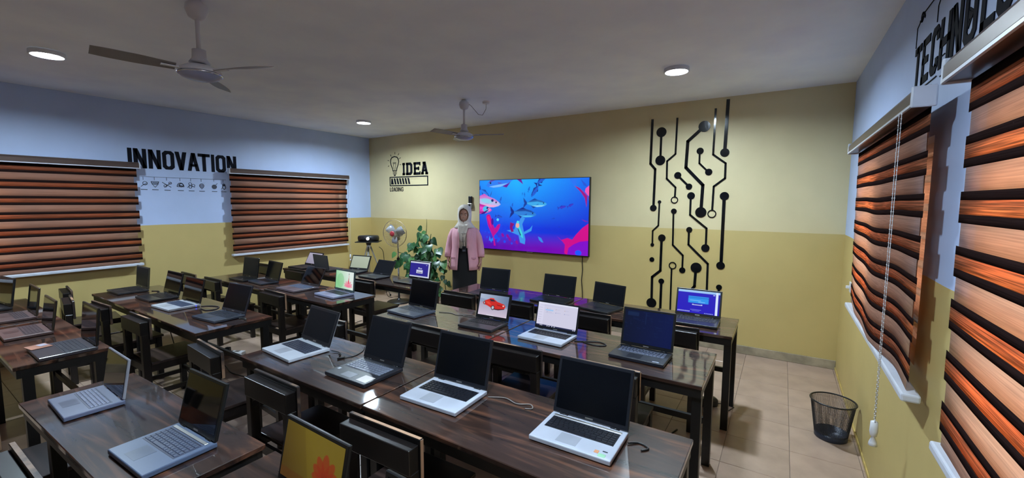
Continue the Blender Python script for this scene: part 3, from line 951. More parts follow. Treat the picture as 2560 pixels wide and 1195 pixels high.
MB().box(-.3, .3, -.018, -.001, -.2, .2, ch=.004).build('wall_bracket', M['frame_black'], t)
tag(MB().tube([(-2.325, WD - .02, 1.0), (-2.33, WD - .006, .9), (-2.322, WD - .006, .8), (-2.335, WD - .006, .65), (-2.32, WD - .006, .5), (-2.3, WD - .02, .2), (-2.28, WD - .02, .04)], .006, 6).build('television_cable', M['cable'], None, True), 'black power cord hanging down the wall from the television', 'cord')
t = thing('remote_holder', 'slim black device in a small white wall holder above the woman', 'remote control', (-4.3, WD, 1.72))
MB().box(-.032, .032, -.035, -.008, -.01, .11, ch=.006).build('remote', M['black_plastic'], t)
MB().box(-.04, .04, -.045, 0, -.09, -.005, ch=.008).build('holder', M['alu'], t)
MB().box(-.018, .018, -.048, -.045, -.05, -.015, ch=.0015).build('button_plate', M['black_plastic'], t)
t = thing('wall_socket', 'small white wall socket below the sagging blind at the far corner', 'socket', (WR, 4.75, 1.0), -PI / 2)
MB().box(-.045, .045, -.012, 0, -.045, .045, ch=.003).build('plate', M['white_plastic'], t)
MB().box(-.012, .012, -.04, -.012, -.012, .012, ch=.003).build('plug', M['white_plastic'], t)

# ------------------------------------------------------------------ tables
def table(x0, x1, y0, y1, label, z=.75, rz=0, inset=0):
    w_, d_ = x1 - x0, y1 - y0
    t = thing('desk', label, 'desk', ((x0 + x1) / 2, (y0 + y1) / 2, 0), rz, 'dark two-seat desks')
    hw, hd = w_ / 2, d_ / 2
    MB().box(-hw, hw, -hd, hd, z - .024, z, ch=.003).build('tabletop', M['table'], t)
    ix, iy = hw - .006, hd - .012
    for sy in (-1, 1):
        MB().box(-ix, ix, sy * iy - .02 if sy > 0 else sy * iy, sy * iy if sy > 0 else sy * iy + .02, z - .075, z - .0242).build('apron', M['frame_black'], t)
    for sx in (-1, 1):
        MB().box(sx * ix - (.02 if sx > 0 else 0), sx * ix + (0 if sx > 0 else .02), -iy + .0202, iy - .0202, z - .075, z - .0242).build('apron', M['frame_black'], t)
    for sx in (-1, 1):
        for sy in (-1, 1):
            xa = sx * (hw - .032 - inset); ya = sy * (iy - .0465)
            MB().box(xa - .025, xa + .025, ya - .025, ya + .025, 0, z - .0242, ch=.002).build('leg', M['frame_black'], t)
    MB().box(-hw + .06 + inset, hw - .06 - inset, iy - .06, iy - .035, .28, .32).build('foot_rail', M['frame_black'], t)
    return t
table(-2.90, -1.70, 1.275, 1.85, 'glossy dark desk under the white laptop and the black media laptop')
table(-1.688, -.27, 1.275, 1.85, 'glossy dark desk with two silver laptops, nearest the right front')
table(-2.96, -1.755, 2.40, 3.02, 'glossy desk carrying the laptop with the red car picture')
table(-1.745, -.32, 2.42, 3.02, 'glossy desk mirroring the television, with the white-screen laptop')
table(-3.1, -1.705, 3.46, 4.04, 'desk in front of the television, behind the red car laptop')
table(-1.695, -.27, 3.46, 4.04, 'desk with the blue dialog laptop, nearest the circuit wall art')
table(-3.12, -1.74, .385, .83, 'dark desk at the lower left with two old silver laptops', rz=R(1.5), inset=.27)
table(-1.665, -.35, .36, .845, 'dark desk at the bottom edge holding the lotus picture laptop')
table(-6.14, -4.96, 1.30, 1.88, 'desk under the left blind with two plain dark laptops')
table(-4.95, -3.665, 1.315, 1.89, 'desk with the laptop mirroring the orange blind and a blue light')
table(-6.25, -4.93, 2.41, 2.93, 'desk below the gap between the left blinds, two dark laptops')
table(-4.92, -3.6, 2.41, 2.93, 'desk with the green and pink flower picture laptop')
table(-6.2, -4.88, 3.37, 3.87, 'desk at the far left in front of the projector stand')
table(-4.87, -3.53, 3.37, 3.87, 'desk in front of the potted plant with the blue page laptop')
table(-6.42, -5.12, .44, .88, 'desk at the left edge below the left blind, partly cut off')
table(-5.105, -3.8, .44, .88, 'reddish lit desk at the left edge with papers on a laptop')

# ------------------------------------------------------------------ chairs
def chair_proto():
    t = thing('classroom_chair', 'x', 'chair', (0, 0, 0), 0, 'dark wooden classroom chairs')
    W_ = .215
    # facing +Y (towards the desk); front board plane at y = 0
    mb_ = MB()
    mb_.box(-W_, W_, -.012, .006, .63, .80, ch=.003)
    bb = mb_.build('back_board', M['chair'], t)
    MB().box(-W_ + .004, W_ - .004, -.0105, .0045, .7995, .8008).build('board_edge', M['pale_wood'], bb)
    MB().box(W_ - .0005, W_ + .0012, -.011, .005, .633, .797).build('board_edge', M['pale_wood'], bb)
    mb_ = MB().box(-W_ + .008, W_ - .008, -.068, -.0125, .672, .778, ch=.004)
    mb_.build('top_rail', M['chair'], t)
    for sx in (-1, 1):
        x = sx * (W_ - .03)
        MB().box(x - .024, x + .024, -.062, -.0128, 0, .674, ch=.003).build('rear_leg', M['chair'], t)
        MB().prism([(x - sx * .0245, .6715), (x - sx * .075, .6715), (x - sx * .04, .65), (x - sx * .0245, .61)], -.055, -.02).build('corner_gusset', M['chair'], t)
        MB().box(x - .022, x + .022, .315, .359, 0, .418, ch=.003).build('front_leg', M['chair'], t)
        MB().box(x - .012, x + .012, -.012, .3145, .36, .418).build('side_apron', M['chair'], t)
        MB().box(x - .01, x + .01, -.0125, .3145, .16, .195).build('side_stretcher', M['chair'], t)
    MB().box(-W_ + .055, W_ - .055, .33, .352, .36, .418).build('front_apron', M['chair'], t)
    MB().box(-W_ + .055, W_ - .055, -.045, -.025, .36, .415).build('rear_apron', M['chair'], t)
    MB().box(-W_ + .055, W_ - .055, .328, .348, .2, .235).build('stretcher', M['chair'], t)
    MB().box(-W_ + .005, W_ - .005, -.01, .375, .4185, .438, ch=.004).build('seat', M['seat'], t)
    return t
CH = [
    (-3.125, 1.20, -4, 'chair at the left end of the desk with the white laptop'),
    (-2.255, 1.165, 0, 'chair with pale raw board edge before the black media laptop'),
    (-1.385, 1.157, 2, 'chair nearest the viewer, ceiling light glinting on its board edge'),
    (-3.07, 2.02, 4, 'chair pulled out behind the white laptop, in the middle aisle'),
    (-2.245, 2.31, 0, 'chair behind the black media laptop'),
    (-1.462, 2.30, 2, 'chair between the two silver laptops, under the blue reflection'),
    (-.84, 2.315, 1, 'chair half hidden by the silver laptop at the right front'),
    (-2.80, 3.36, 0, 'chair in front of the standing woman, behind the red car laptop'),
    (-2.13, 3.37, 0, 'chair behind the laptop with the white window screen'),
    (-1.38, 3.36, 0, 'chair below the smallest blank laptop before the back wall'),
    (-.70, 3.37, 1, 'chair before the blue dialog laptop by the circuit wall art'),
    (-6.41, 1.19, -6, 'chair at the far end of the left blind desk, against the wall'),
    (-5.76, 1.08, -8, 'chair behind the laptop with papers, its back lit yellow'),
    (-5.24, 1.17, 3, 'chair left of the gap before the two dark laptops'),
    (-4.43, 1.215, 1, 'chair with its back to us before the laptop mirroring the blind'),
    (-6.48, 2.30, 0, 'chair just behind the laptop mirroring the orange blind'),
    (-5.82, 2.31, 0, 'chair between the two left blinds with yellow wall below its rail'),
    (-4.44, 2.325, -2, 'chair with worn front board before the brownish screen laptop'),
    (-6.43, 3.27, 0, 'chair below the second blind beside the far left desk'),
    (-5.60, 3.25, 0, 'chair before the lavender screen laptop on the far left desk'),
    (-4.25, 3.28, 0, 'chair before the tilted dark laptop by the pedestal fan'),
    (-2.285, .275, 1, 'chair at the lower left corner with a bright bluish board edge'),
    (-3.10, .275, 0, 'brownish chair cut by the left edge, lowest of all'),
]
cp = chair_proto()
for i, (x, y, a, lab) in enumerate(CH):
    if i == 0:
        cp.location = (x, y, 0); cp.rotation_euler = (0, 0, R(a)); cp['label'] = lab
    else:
        dup(cp, (x, y, 0), R(a), lab)

# ------------------------------------------------------------------ laptops
def key_layout(x0, x1, y0, y1):
    """rows of key caps, slightly uneven, top view between y0 (front) and y1"""
    rows = [14, 14, 13, 12, 8, ]
    out = []
    rh = (y1 - y0) / 5.4
    for r_ in range(5):
        ya = y1 - rh * .5 - r_ * rh * 1.0 - rh * .35
        if r_ < 4:
            n = rows[r_]
            kw = (x1 - x0) / n
            for k in range(n):
                out.append((x0 + kw * k, x0 + kw * (k + 1), ya - rh * .5, ya + rh * .5))
        else:
            xs_ = [0, .08, .16, .25, .6, .68, .76, .84, .92, 1]
            for k in range(9):
                out.append((x0 + (x1 - x0) * xs_[k], x0 + (x1 - x0) * xs_[k + 1], ya - rh * .5, ya + rh * .5))
    kw = (x1 - x0) / 15
    for k in range(15):
        out.append((x0 + kw * k, x0 + kw * (k + 1), y1 - rh * .34, y1))
    return out

LM = {}
def lmat(kind, c, rough=.4, metal=0, coat=0):
    k = (kind, c)
    if k not in LM:
        LM[k] = pmat('laptop ' + kind, lin(c), rough, metal, var=.05, coat=coat)
    return LM[k]
def off_screen(name, c, rough, spec=.3):
    m, nt, b = newmat(name)
    nz, rp = noise_ramp(nt, 4, tuple(v * .8 for v in c), c)
    nt.links.new(rp.outputs[0], b.inputs['Base Color'])
    b.inputs['Roughness'].default_value = rough
    b.inputs['Specular IOR Level'].default_value = spec
    return m
M['off'] = off_screen('switched off screen', lin((10, 12, 17)), .22, .22)
M['off_matte'] = off_screen('switched off matte screen', lin((20, 23, 30)), .45, .2)
M['off_gloss'] = off_screen('switched off glossy screen', lin((10, 10, 12)), .05, 1.0)
M['blue_led'] = emit('blue status light', (.03, .04, 1.0), 3.0)

def laptop(x, y, a, w_, d_, lh, tilt, label, base=(190, 194, 202), key=(26, 27, 32), lid=(26, 27, 32), back=(40, 42, 48), screen='off', pic=None, glow=1.0,
           strip=False, sticker=None, led=None, keys=True, panel=None, bezel=.014, chin=.026, pad=True, badge=True, z=.75):
    t = thing('laptop', label, 'laptop', (x, y, z), a, 'laptops on the desks')
    bm_ = lmat('base', base, .38, 0.0, .2)
    hw = w_ / 2
    MB().box(-hw, hw, -d_, .012, .003, .0235, ch=.004).build('base', bm_, t)
    ft = MB()
    for sx in (-1, 1):
        for q in (-d_ + .03, -.02):
            ft.box(sx * (hw - .04) - .01, sx * (hw - .04) + .01, q - .008, q + .008, 0, .003)
    ft.build('rubber_feet', M['black_plastic'], t)
    ky0, ky1 = -d_ * .56, -.03
    kp = MB().box(-hw + .022, hw - .022, ky0, ky1, .0233, .0243).build('keyboard', lmat('keyboard', panel or key, .45), t)
    if keys:
        ks = MB()
        for (xa, xb, ya, yb) in key_layout(-hw + .026, hw - .026, ky0 + .004, ky1 - .003):
            g = .0016
            bx0, bx1, by0, by1 = xa + g, xb - g, ya + g, yb - g
            s_ = .0014
            vs = [(bx0, by0, .0242), (bx1, by0, .0242), (bx1, by1, .0242), (bx0, by1, .0242), (bx0 + s_, by0 + s_, .0268), (bx1 - s_, by0 + s_, .0268), (bx1 - s_, by1 - s_, .0268), (bx0 + s_, by1 - s_, .0268)]
            ks.add(vs, [(4, 5, 6, 7), (0, 1, 5, 4), (1, 2, 6, 5), (2, 3, 7, 6), (3, 0, 4, 7)])
        ko = ks.build('key_caps', lmat('key', key, .4), kp)
        ko['kind'] = 'stuff'
    if pad:
        MB().box(-.045 - .02, .045 - .02, -d_ + .022, -d_ * .6, .0233, .0239).build('touchpad', lmat('touchpad', tuple(int(v * .86) for v in base), .3), t)
    if strip:
        MB().box(-hw + .02, hw - .02, -.026, -.012, .0233, .0262, ch=.001).build('speaker_strip', M['alu'], t)
    if sticker:
        for (sx0, sx1, sy0, sy1, sc) in sticker:
            MB().box(sx0, sx1, sy0, sy1, .0233, .0241).build('sticker', lmat('sticker', sc, .4), t)
    if led:
        MB().box(led[0], led[0] + .02, led[1], led[1] + .004, .008, .02).build('status_light', M['blue_led'], t)
    # lid, hinged at y = 0
    L = link('lid', MB().box(-hw, hw, 0, .012, .004, lh, ch=.003).mesh('lid', lmat('lid', lid, .32)), t, (0, .0, .0235))
    L.rotation_euler = (-tilt, 0, 0)
    for sx in (-1, 1):
        MB().tube([(sx * hw * .68 - .02, .004, .0), (sx * hw * .68 + .02, .004, .0)], .0065, 10).build('hinge', lmat('lid', lid, .32), L, True)
    if back != lid:
        MB().box(-hw + .002, hw - .002, .0121, .0135, .006, lh - .002).build('lid_back', lmat('lid back', back, .35), L)
    x0, x1, z0, z1 = -hw + bezel, hw - bezel, chin, lh - bezel
    if pic is None:
        MB().box(x0, x1, -.0012, -.0002, z0, z1).build('display', M[screen], L)
    else:
        link('display', screen_mesh(pic, x0, x1, z0, z1, -.0012, screen_mat('laptop picture', glow, .2)), L)
    if badge:
        MB().box(-.018, .018, -.0008, 0, chin * .38, chin * .62).build('badge', M['alu'], L)
    if lh > .2:
        MB().lathe([(.0025, -.0009), (.003, 0), (.001, .0005)], 8, (0, 0, lh - bezel * .5), m=Matrix.Rotation(R(90), 4, 'X')).build('webcam', M['black_plastic'], L)
    return t

# pictures
def car_pic():
    p = Paint(110, 82, (150, 170, 200))
    p.grad(lambda X, Z: np.where((Z > .62 - .12 * X)[..., None], lerp3(lin((176, 190, 214)), lin((92, 116, 150)), np.clip(X * .9, 0, 1)), lerp3(lin((160, 160, 186)), lin((210, 196, 216)), np.clip(1 - Z * 1.5, 0, 1))))
    p.poly([(0, .62), (1, .42), (1, .56), (0, .8)], (120, 140, 172), .6)
    p.poly([(.12, .6), (.2, .7), (.34, .8), (.5, .8), (.62, .7), (.86, .62), (.92, .52), (.88, .4), (.66, .33), (.5, .34), (.3, .46), (.14, .52)], (206, 44, 36))
    p.poly([(.33, .78), (.48, .78), (.56, .7), (.4, .68)], (60, 40, 52)); p.poly([(.34, .84), (.5, .84), (.5, .8), (.36, .8)], (226, 66, 50))
    p.poly([(.66, .36), (.9, .42), (.88, .38), (.68, .31), (.5, .32), (.48, .36)], (70, 30, 40))
    p.ell(.49, .4, .062, .11, (40, 40, 48)); p.ell(.49, .4, .04, .075, (190, 195, 205)); p.ell(.175, .58, .03, .08, (45, 45, 52)); p.ell(.175, .58, .016, .05, (190, 195, 205))
    p.poly([(.6, .58), (.82, .54), (.86, .5), (.64, .52)], (150, 26, 28)); p.ell(.84, .54, .03, .035, (240, 190, 180)); p.poly([(.2, .66), (.34, .66), (.44, .5), (.3, .54)], (226, 70, 56))
    p.rect(.3, .56, .02, .05, (225, 225, 235)); p.rect(.02, .06, .03, .06, (225, 230, 240)); p.rect(.93, .99, .03, .05, (225, 230, 240))
    return p
def explorer_pic():
    p = Paint(110, 66, (206, 204, 226))
    p.rect(0, 1, .93, 1, (220, 222, 240)); p.rect(0, .16, .06, .93, (214, 212, 234)); p.rect(0, 1, 0, .06, (40, 44, 78))
    for i, x in enumerate((.24, .46, .68)):
        p.rect(x, x + .012, .6, .63, (90, 100, 170)); p.rect(x + .02, x + .13, .61, .63, (186, 188, 216)); p.rect(x, x + .012, .74, .77, (180, 130, 60)); p.rect(x + .02, x + .1, .75, .77, (190, 190, 216))
    p.rect(.2, .4, .67, .72, (150, 196, 240)); p.rect(.2, .42, .57, .585, (190, 190, 214)); p.rect(.06, .64, .865, .88, (186, 190, 220))
    for i in range(7): p.rect(.03, .12, .16 + i * .1, .18 + i * .1, (190, 190, 214))
    for x in (.1, .14, .28, .33, .4, .46, .92, .96): p.rect(x, x + .022, .012, .045, (210, 215, 235))
    return p
def dialog_pic():
    p = Paint(110, 66, (38, 26, 178))
    p.rect(0, 1, .9, 1, (150, 190, 235)); p.rect(.9, .955, 0, .98, (206, 220, 245)); p.rect(.955, 1, 0, .9, (34, 24, 160))
    p.rect(.26, .74, .45, .74, (44, 140, 225)); p.rect(.26, .74, .66, .7, (30, 110, 200)); p.rect(.3, .56, .55, .565, (150, 205, 245)); p.rect(.5, .66, .49, .51, (130, 195, 245))
    p.rect(.36, .6, .36, .4, (200, 210, 240)); p.rect(.39, .57, .385, .42, (36, 26, 170)); p.rect(.32, .58, .15, .165, (130, 140, 220)); p.rect(.36, .54, .1, .115, (110, 120, 210))
    for i in range(9): p.rect(.02 + i * .034, .038 + i * .034, .05, .09, (190, 200, 240))
    for i in range(6): p.rect(.66 + i * .036, .676 + i * .036, .03, .06, (170, 190, 240))
    p.rect(.84, .88, .84, .87, (200, 215, 245))
    return p
def page_pic():
    p = Paint(80, 60, (44, 38, 140))
    p.rect(0, 1, .9, 1, (198, 204, 228)); p.rect(0, 1, 0, .09, (200, 206, 230)); p.rect(.93, 1, 0, 1, (206, 210, 230))
    p.rect(.34, .66, .26, .48, (206, 210, 232)); p.rect(.38, .62, .3, .34, (30, 26, 70)); p.rect(.4, .6, .42, .45, (150, 160, 210))
    for x in (.42, .46, .5, .545, .58): p.rect(x, x + .03, .54, .6 + (.04 if x in (.42, .46) else 0), (186, 192, 226))
    p.rect(.8, .86, .8, .83, (180, 186, 220))
    return p
def flower_pic():
    p = Paint(80, 66, (190, 220, 200))
    p.grad(lambda X, Z: lerp3(lin((140, 208, 150)), lin((226, 238, 232)), np.clip(X * 1.15 + (Z - .5) * .3, 0, 1)))
    p.ell(.28, .45, .2, .4, (120, 196, 128), k=.5)
    for a, L_ in ((-60, .2), (-30, .24), (0, .28), (28, .24), (58, .2), (85, .14), (-85, .14)):
        p.ell(.72 + math.sin(R(a)) * L_ * .5, .17 + math.cos(R(a)) * L_ * .6, .045, .19, (240, 128, 156), -R(a), .8)
    p.ell(.73, .42, .035, .1, (222, 84, 110)); p.ell(.735, .56, .018, .1, (206, 70, 96)); p.rect(.735, .745, .55, .86, (120, 110, 96)); p.ell(.74, .87, .014, .05, (70, 80, 60)); p.ell(.745, .72, .012, .05, (226, 120, 130))
    return p
def lotus_pic():
    p = Paint(120, 82, (132, 112, 34))
    p.grad(lambda X, Z: lerp3(lin((100, 78, 30)), lin((140, 120, 38)), np.clip(X * 1.1 + (Z - .4) * .5 + .25 * (X > .32 + .2 * (1 - Z)), 0, 1)))
    for a, L_, w_ in ((-85, .26, .05), (-55, .3, .055), (-28, .36, .055), (0, .4, .058), (28, .36, .055), (55, .3, .055), (85, .26, .05), (-110, .2, .045), (110, .2, .045)):
        p.ell(.74 + math.sin(R(a)) * L_ * .42, .3 + math.cos(R(a)) * L_ * .62, w_, L_ * .5, (168, 56, 28), -R(a), .8)
    p.ell(.74, .3, .05, .07, (126, 44, 22)); p.ell(.74, .27, .03, .04, (96, 40, 20), k=.8)
    for dx in (-.03, 0, .03): p.rect(.735 + dx, .742 + dx, .22, .42, (120, 40, 22), .7)
    p.rect(.0, 1, 0, .18, (110, 60, 24), .5)
    return p
def flat_pic(c0, c1):
    p = Paint(40, 28, c0)
    return p.grad(lambda X, Z: lerp3(lin(c0), lin(c1), Z * .7 + X * .3))
def night_pic():
    p = Paint(100, 64, (6, 14, 44))
    p.grad(lambda X, Z: lerp3(lin((7, 14, 34)), lin((6, 20, 74)), np.clip(.2 + X * .9, 0, 1)))
    rs = np.random.RandomState(3)
    for i in range(26):
        a, b = rs.rand(), rs.rand(); p.rect(a, a + .02 + .1 * rs.rand(), b, b + .02, (16, 36, 84), .6); p.rect(a, a + .012, b, b + .15 * rs.rand(), (14, 32, 76), .6)
    p.rect(.06, .3, .82, .93, (22, 44, 86), .7); p.rect(.44, .46, .6, .95, (20, 40, 84), .7)
    return p
DK = dict(base=(38, 40, 46), key=(24, 25, 29), lid=(27, 28, 33), back=(34, 35, 40))
BK = dict(base=(22, 23, 28), key=(18, 18, 22), lid=(20, 21, 25), back=(28, 28, 32))
SV = dict(base=(178, 184, 198), key=(24, 26, 34), lid=(24, 26, 33), back=(120, 124, 132))
LAP = [
    ('A1', 'white laptop with dark keyboard and blank slate screen, a chair behind it', dict(base=(196, 202, 214), key=(52, 58, 76), lid=(34, 36, 42), back=(190, 194, 200), screen='off_matte', chin=.03, bezel=.018)),
    ('A2', 'glossy black laptop with silver keys and a pale palm-rest sticker', dict(base=(30, 32, 40), key=(112, 118, 134), panel=(40, 42, 50), lid=(24, 26, 32), screen='off_matte', sticker=[(.075, .155, -.245, -.175, (196, 188, 184)), (-.06, .03, -.245, -.19, (110, 112, 122)), (-.15, -.13, -.2, -.18, (190, 195, 205))], pad=False)),
    ('A3', 'silver laptop with black keys and blank screen, middle of the front desk', dict(SV, screen='off', sticker=[(-.15, -.138, -.04, -.032, (230, 190, 160))], strip=False)),
    ('A4', 'silver laptop with black keys and orange and green stickers, front right', dict(SV, screen='off', strip=True, sticker=[(.1, .118, -.205, -.185, (210, 150, 110)), (.12, .15, -.222, -.2, (150, 200, 165)), (.13, .15, -.185, -.178, (60, 66, 80))])),
    ('B1', 'dark laptop with blank screen before the standing woman', dict(DK, base=(74, 80, 96), key=(50, 56, 70), screen='off', badge=True)),
    ('B2', 'dark laptop showing a red sports car picture', dict(BK, base=(36, 37, 44), pic='car', glow=.95, bezel=.02, chin=.03)),
    ('B3', 'silver laptop showing a white file window screen', dict(SV, pic='explorer', glow=1.0, bezel=.012, chin=.024)),
    ('B4', 'black laptop with a dim dark blue screen near the right desk end', dict(BK, base=(26, 29, 40), key=(84, 92, 116), panel=(40, 46, 64), pic='night', glow=.8, sticker=[(.1, .14, -.21, -.2, (170, 180, 200))])),
    ('C4', 'black laptop showing a blue dialog box screen by the circuit wall art', dict(BK, pic='dialog', glow=1.1)),
    ('C3', 'smallest blank black laptop in front of the back wall', dict(BK, screen='off_matte')),
    ('C2', 'blank dark laptop below the television power cord', dict(BK, screen='off_matte')),
    ('C1', 'blank navy-black laptop just right of the standing woman', dict(BK, screen='off_matte', lid=(30, 32, 42))),
    ('D1', 'small old silver laptop with silver keys on the lower left desk', dict(base=(106, 114, 142), key=(120, 128, 158), panel=(74, 80, 104), lid=(150, 152, 164), back=(150, 152, 164), screen='off_gloss', bezel=.008, chin=.012)),
    ('D2', 'large bluish silver laptop with a blue light, lower left foreground', dict(base=(82, 97, 124), key=(64, 74, 98), panel=(50, 58, 80), lid=(24, 26, 28), screen='off_gloss', strip=True, led=(-.15, -.2325))),
    ('E1', 'laptop showing a red lotus flower on olive yellow, bottom edge', dict(BK, pic='lotus', glow=.5, bezel=.013)),
    ('I1', 'laptop at the left edge with an olive mirrored screen', dict(BK, screen='off_gloss')),
    ('I2', 'laptop seen edge-on, farther of two on the left edge desk', dict(base=(96, 78, 78), key=(70, 60, 64), lid=(70, 60, 48), back=(40, 36, 34), screen='off_gloss')),
    ('I3', 'brownish laptop seen edge-on in front of its twin, left edge', dict(base=(104, 80, 78), key=(76, 62, 66), lid=(62, 54, 46), back=(40, 36, 34), screen='off_gloss')),
    ('I4', 'dark grey laptop with pinkish papers on its palm rest', dict(base=(62, 58, 66), key=(52, 54, 66), lid=(26, 25, 26), screen='off_gloss', pad=False)),
    ('F1', 'plain grey laptop standing upright, farthest on its desk by the wall', dict(DK, base=(42, 40, 42), lid=(58, 54, 44), screen='off_matte')),
    ('F2', 'black laptop with glossy screen, left of the silver one with blue light', dict(BK, base=(34, 34, 38), screen='off_gloss', bezel=.008, chin=.012)),
    ('F3', 'silver laptop with a small blue light on its side edge', dict(base=(168, 172, 182), key=(60, 70, 92), lid=(40, 34, 32), screen='off_gloss', bezel=.008, chin=.012, led=(.16, -.03))),
    ('F4', 'dark slate laptop at the right end of its desk, purplish screen', dict(base=(48, 54, 68), key=(40, 46, 58), lid=(50, 50, 58), screen='off', bezel=.01)),
    ('G1', 'upright black laptop beside the left edge of the second blind', dict(BK, screen='off_matte')),
    ('G2', 'dark laptop leaning back, second from the wall below the second blind', dict(BK, base=(44, 48, 60), screen='off')),
    ('G3', 'laptop with a brownish mirrored screen and bluish keyboard', dict(base=(104, 92, 100), key=(84, 96, 120), lid=(46, 40, 42), screen='off_gloss', bezel=.01)),
    ('G4', 'silver laptop showing a pink flower on pale green', dict(base=(150, 156, 186), key=(52, 54, 66), lid=(70, 84, 86), pic='flower', glow=.95)),
    ('H1', 'laptop with a pale lavender screen at the far left desk', dict(BK, pic='lavender', glow=.9)),
    ('H2', 'grey laptop turned around, showing its lid back, far left desk', dict(DK, lid=(56, 58, 66), back=(66, 68, 76))),
    ('H3', 'laptop with a pale greenish screen below the projector stand', dict(DK, pic='pale', glow=.9, bezel=.016)),
    ('H4', 'dark laptop tilted far back beside the pedestal fan pole', dict(BK, screen='off_matte')),
    ('H5', 'laptop showing a dark blue web page before the plant', dict(BK, pic='page', glow=1.0)),
]
PICS = {'car': car_pic, 'explorer': explorer_pic, 'night': night_pic, 'dialog': dialog_pic, 'lotus': lotus_pic, 'flower': flower_pic, 'page': page_pic,
        'lavender': lambda: flat_pic((150, 146, 168), (182, 178, 198)), 'pale': lambda: flat_pic((166, 178, 158), (186, 196, 176))}
FIT = {'A1': [-2.671, 1.644, -0.064, 0.362, 0.259, 0.24, 0.366], 'A2': [-2.0, 1.661, 0.007, 0.343, 0.267, 0.263, 0.311], 'A3': [-1.415, 1.683, 0.043, 0.352, 0.257, 0.261, 0.245], 'A4': [-0.681, 1.699, 0.02, 0.353, 0.231, 0.258, 0.297], 'B1': [-2.755, 2.752, -0.065, 0.362, 0.242, 0.252, 0.212], 'B2': [-1.987, 2.783, 0.038, 0.321, 0.243, 0.223, 0.294], 'B3': [-1.406, 2.797, -0.018, 0.358, 0.245, 0.214, 0.249], 'B4': [-0.726, 2.79, -0.019, 0.347, 0.228, 0.258, 0.234], 'C4': [-0.574, 3.836, 0.02, 0.361, 0.255, 0.234, 0.261], 'C3': [-1.367, 3.818, -0.241, 0.343, 0.255, 0.2, 0.188], 'C2': [-1.907, 3.847, -0.023, 0.368, 0.255, 0.225, 0.236], 'C1': [-2.639, 3.74, 0.06, 0.366, 0.255, 0.243, 0.219], 'D1': [-2.821, 0.642, -0.018, 0.32, 0.201, 0.198, 0.168], 'D2': [-2.035, 0.708, 0.041, 0.318, 0.233, 0.235, 0.247], 'E1': [-1.271, 0.732, -0.016, 0.354, 0.255, 0.224, 0.21], 'I1': [-6.022, 0.686, 0.102, 0.365, 0.255, 0.258, 0.138], 'I2': [-5.396, 0.759, -0.006, 0.361, 0.198, 0.236, 0.127], 'I3': [-4.715, 0.733, -0.019, 0.369, 0.232, 0.225, 0.142], 'I4': [-3.979, 0.805, -0.006, 0.36, 0.258, 0.257, 0.093], 'F1': [-5.974, 1.671, 0.003, 0.361, 0.248, 0.238, 0.093], 'F2': [-5.317, 1.715, 0.017, 0.364, 0.234, 0.233, 0.235], 'F3': [-4.752, 1.683, 0.046, 0.355, 0.242, 0.233, 0.234], 'F4': [-4.013, 1.727, 0.075, 0.354, 0.236, 0.249, 0.333], 'G1': [-5.676, 2.66, 0.009, 0.359, 0.162, 0.254, 0.141], 'G2': [-5.275, 2.722, -0.069, 0.356, 0.193, 0.228, 0.268], 'G3': [-4.581, 2.788, -0.019, 0.367, 0.282, 0.222, 0.475], 'G4': [-3.955, 2.801, -0.058, 0.354, 0.236, 0.23, 0.104], 'H1': [-5.974, 3.681, -0.016, 0.363, 0.255, 0.209, 0.485], 'H2': [-5.462, 3.558, -0.069, 0.364, 0.255, 0.196, -0.096], 'H3': [-5.044, 3.813, 0.197, 0.332, 0.198, 0.212, 0.416], 'H4': [-4.448, 3.718, -0.027, 0.349, 0.229, 0.209, 0.538], 'H5': [-3.794, 3.756, -0.004, 0.363, 0.255, 0.229, 0.172]}
FIT['H2'] = [-5.5, 3.56, PI - .05, .364, .2, .21, .12]
for k, lab, kw in LAP:
    kw = dict(kw)
    if 'pic' in kw:
        kw['pic'] = PICS[kw['pic']]()
    if k[0] in 'GHC':
        kw['keys'] = k in ('C4', 'G4', 'G3')
    laptop(*FIT[k], lab, **kw)
laptop(-.72, .70, R(-1), .36, .25, .232, .21, 'navy laptop whose lid edge just shows at the bottom edge', **BK)
# papers on the laptop at the left edge desk
pw = pmat('pinkish paper', lin((176, 120, 98)), .5, var=.2, scale=14)
tag(MB().box(-.06, .06, -.05, .05, 0, .002).build('paper_card', pw, None, loc=(-4.11, .595, .7757), rz=R(8)), 'pinkish paper card lying on the dark grey laptop palm rest', 'paper')
pw2 = pmat('white slip', lin((176, 172, 190)), .5)
tag(MB().box(-.03, .03, -.02, .02, 0, .001).build('paper_slip', pw2, None, loc=(-4.13, .615, .778), rz=R(14)), 'small white slip on top of the pinkish paper card', 'paper')

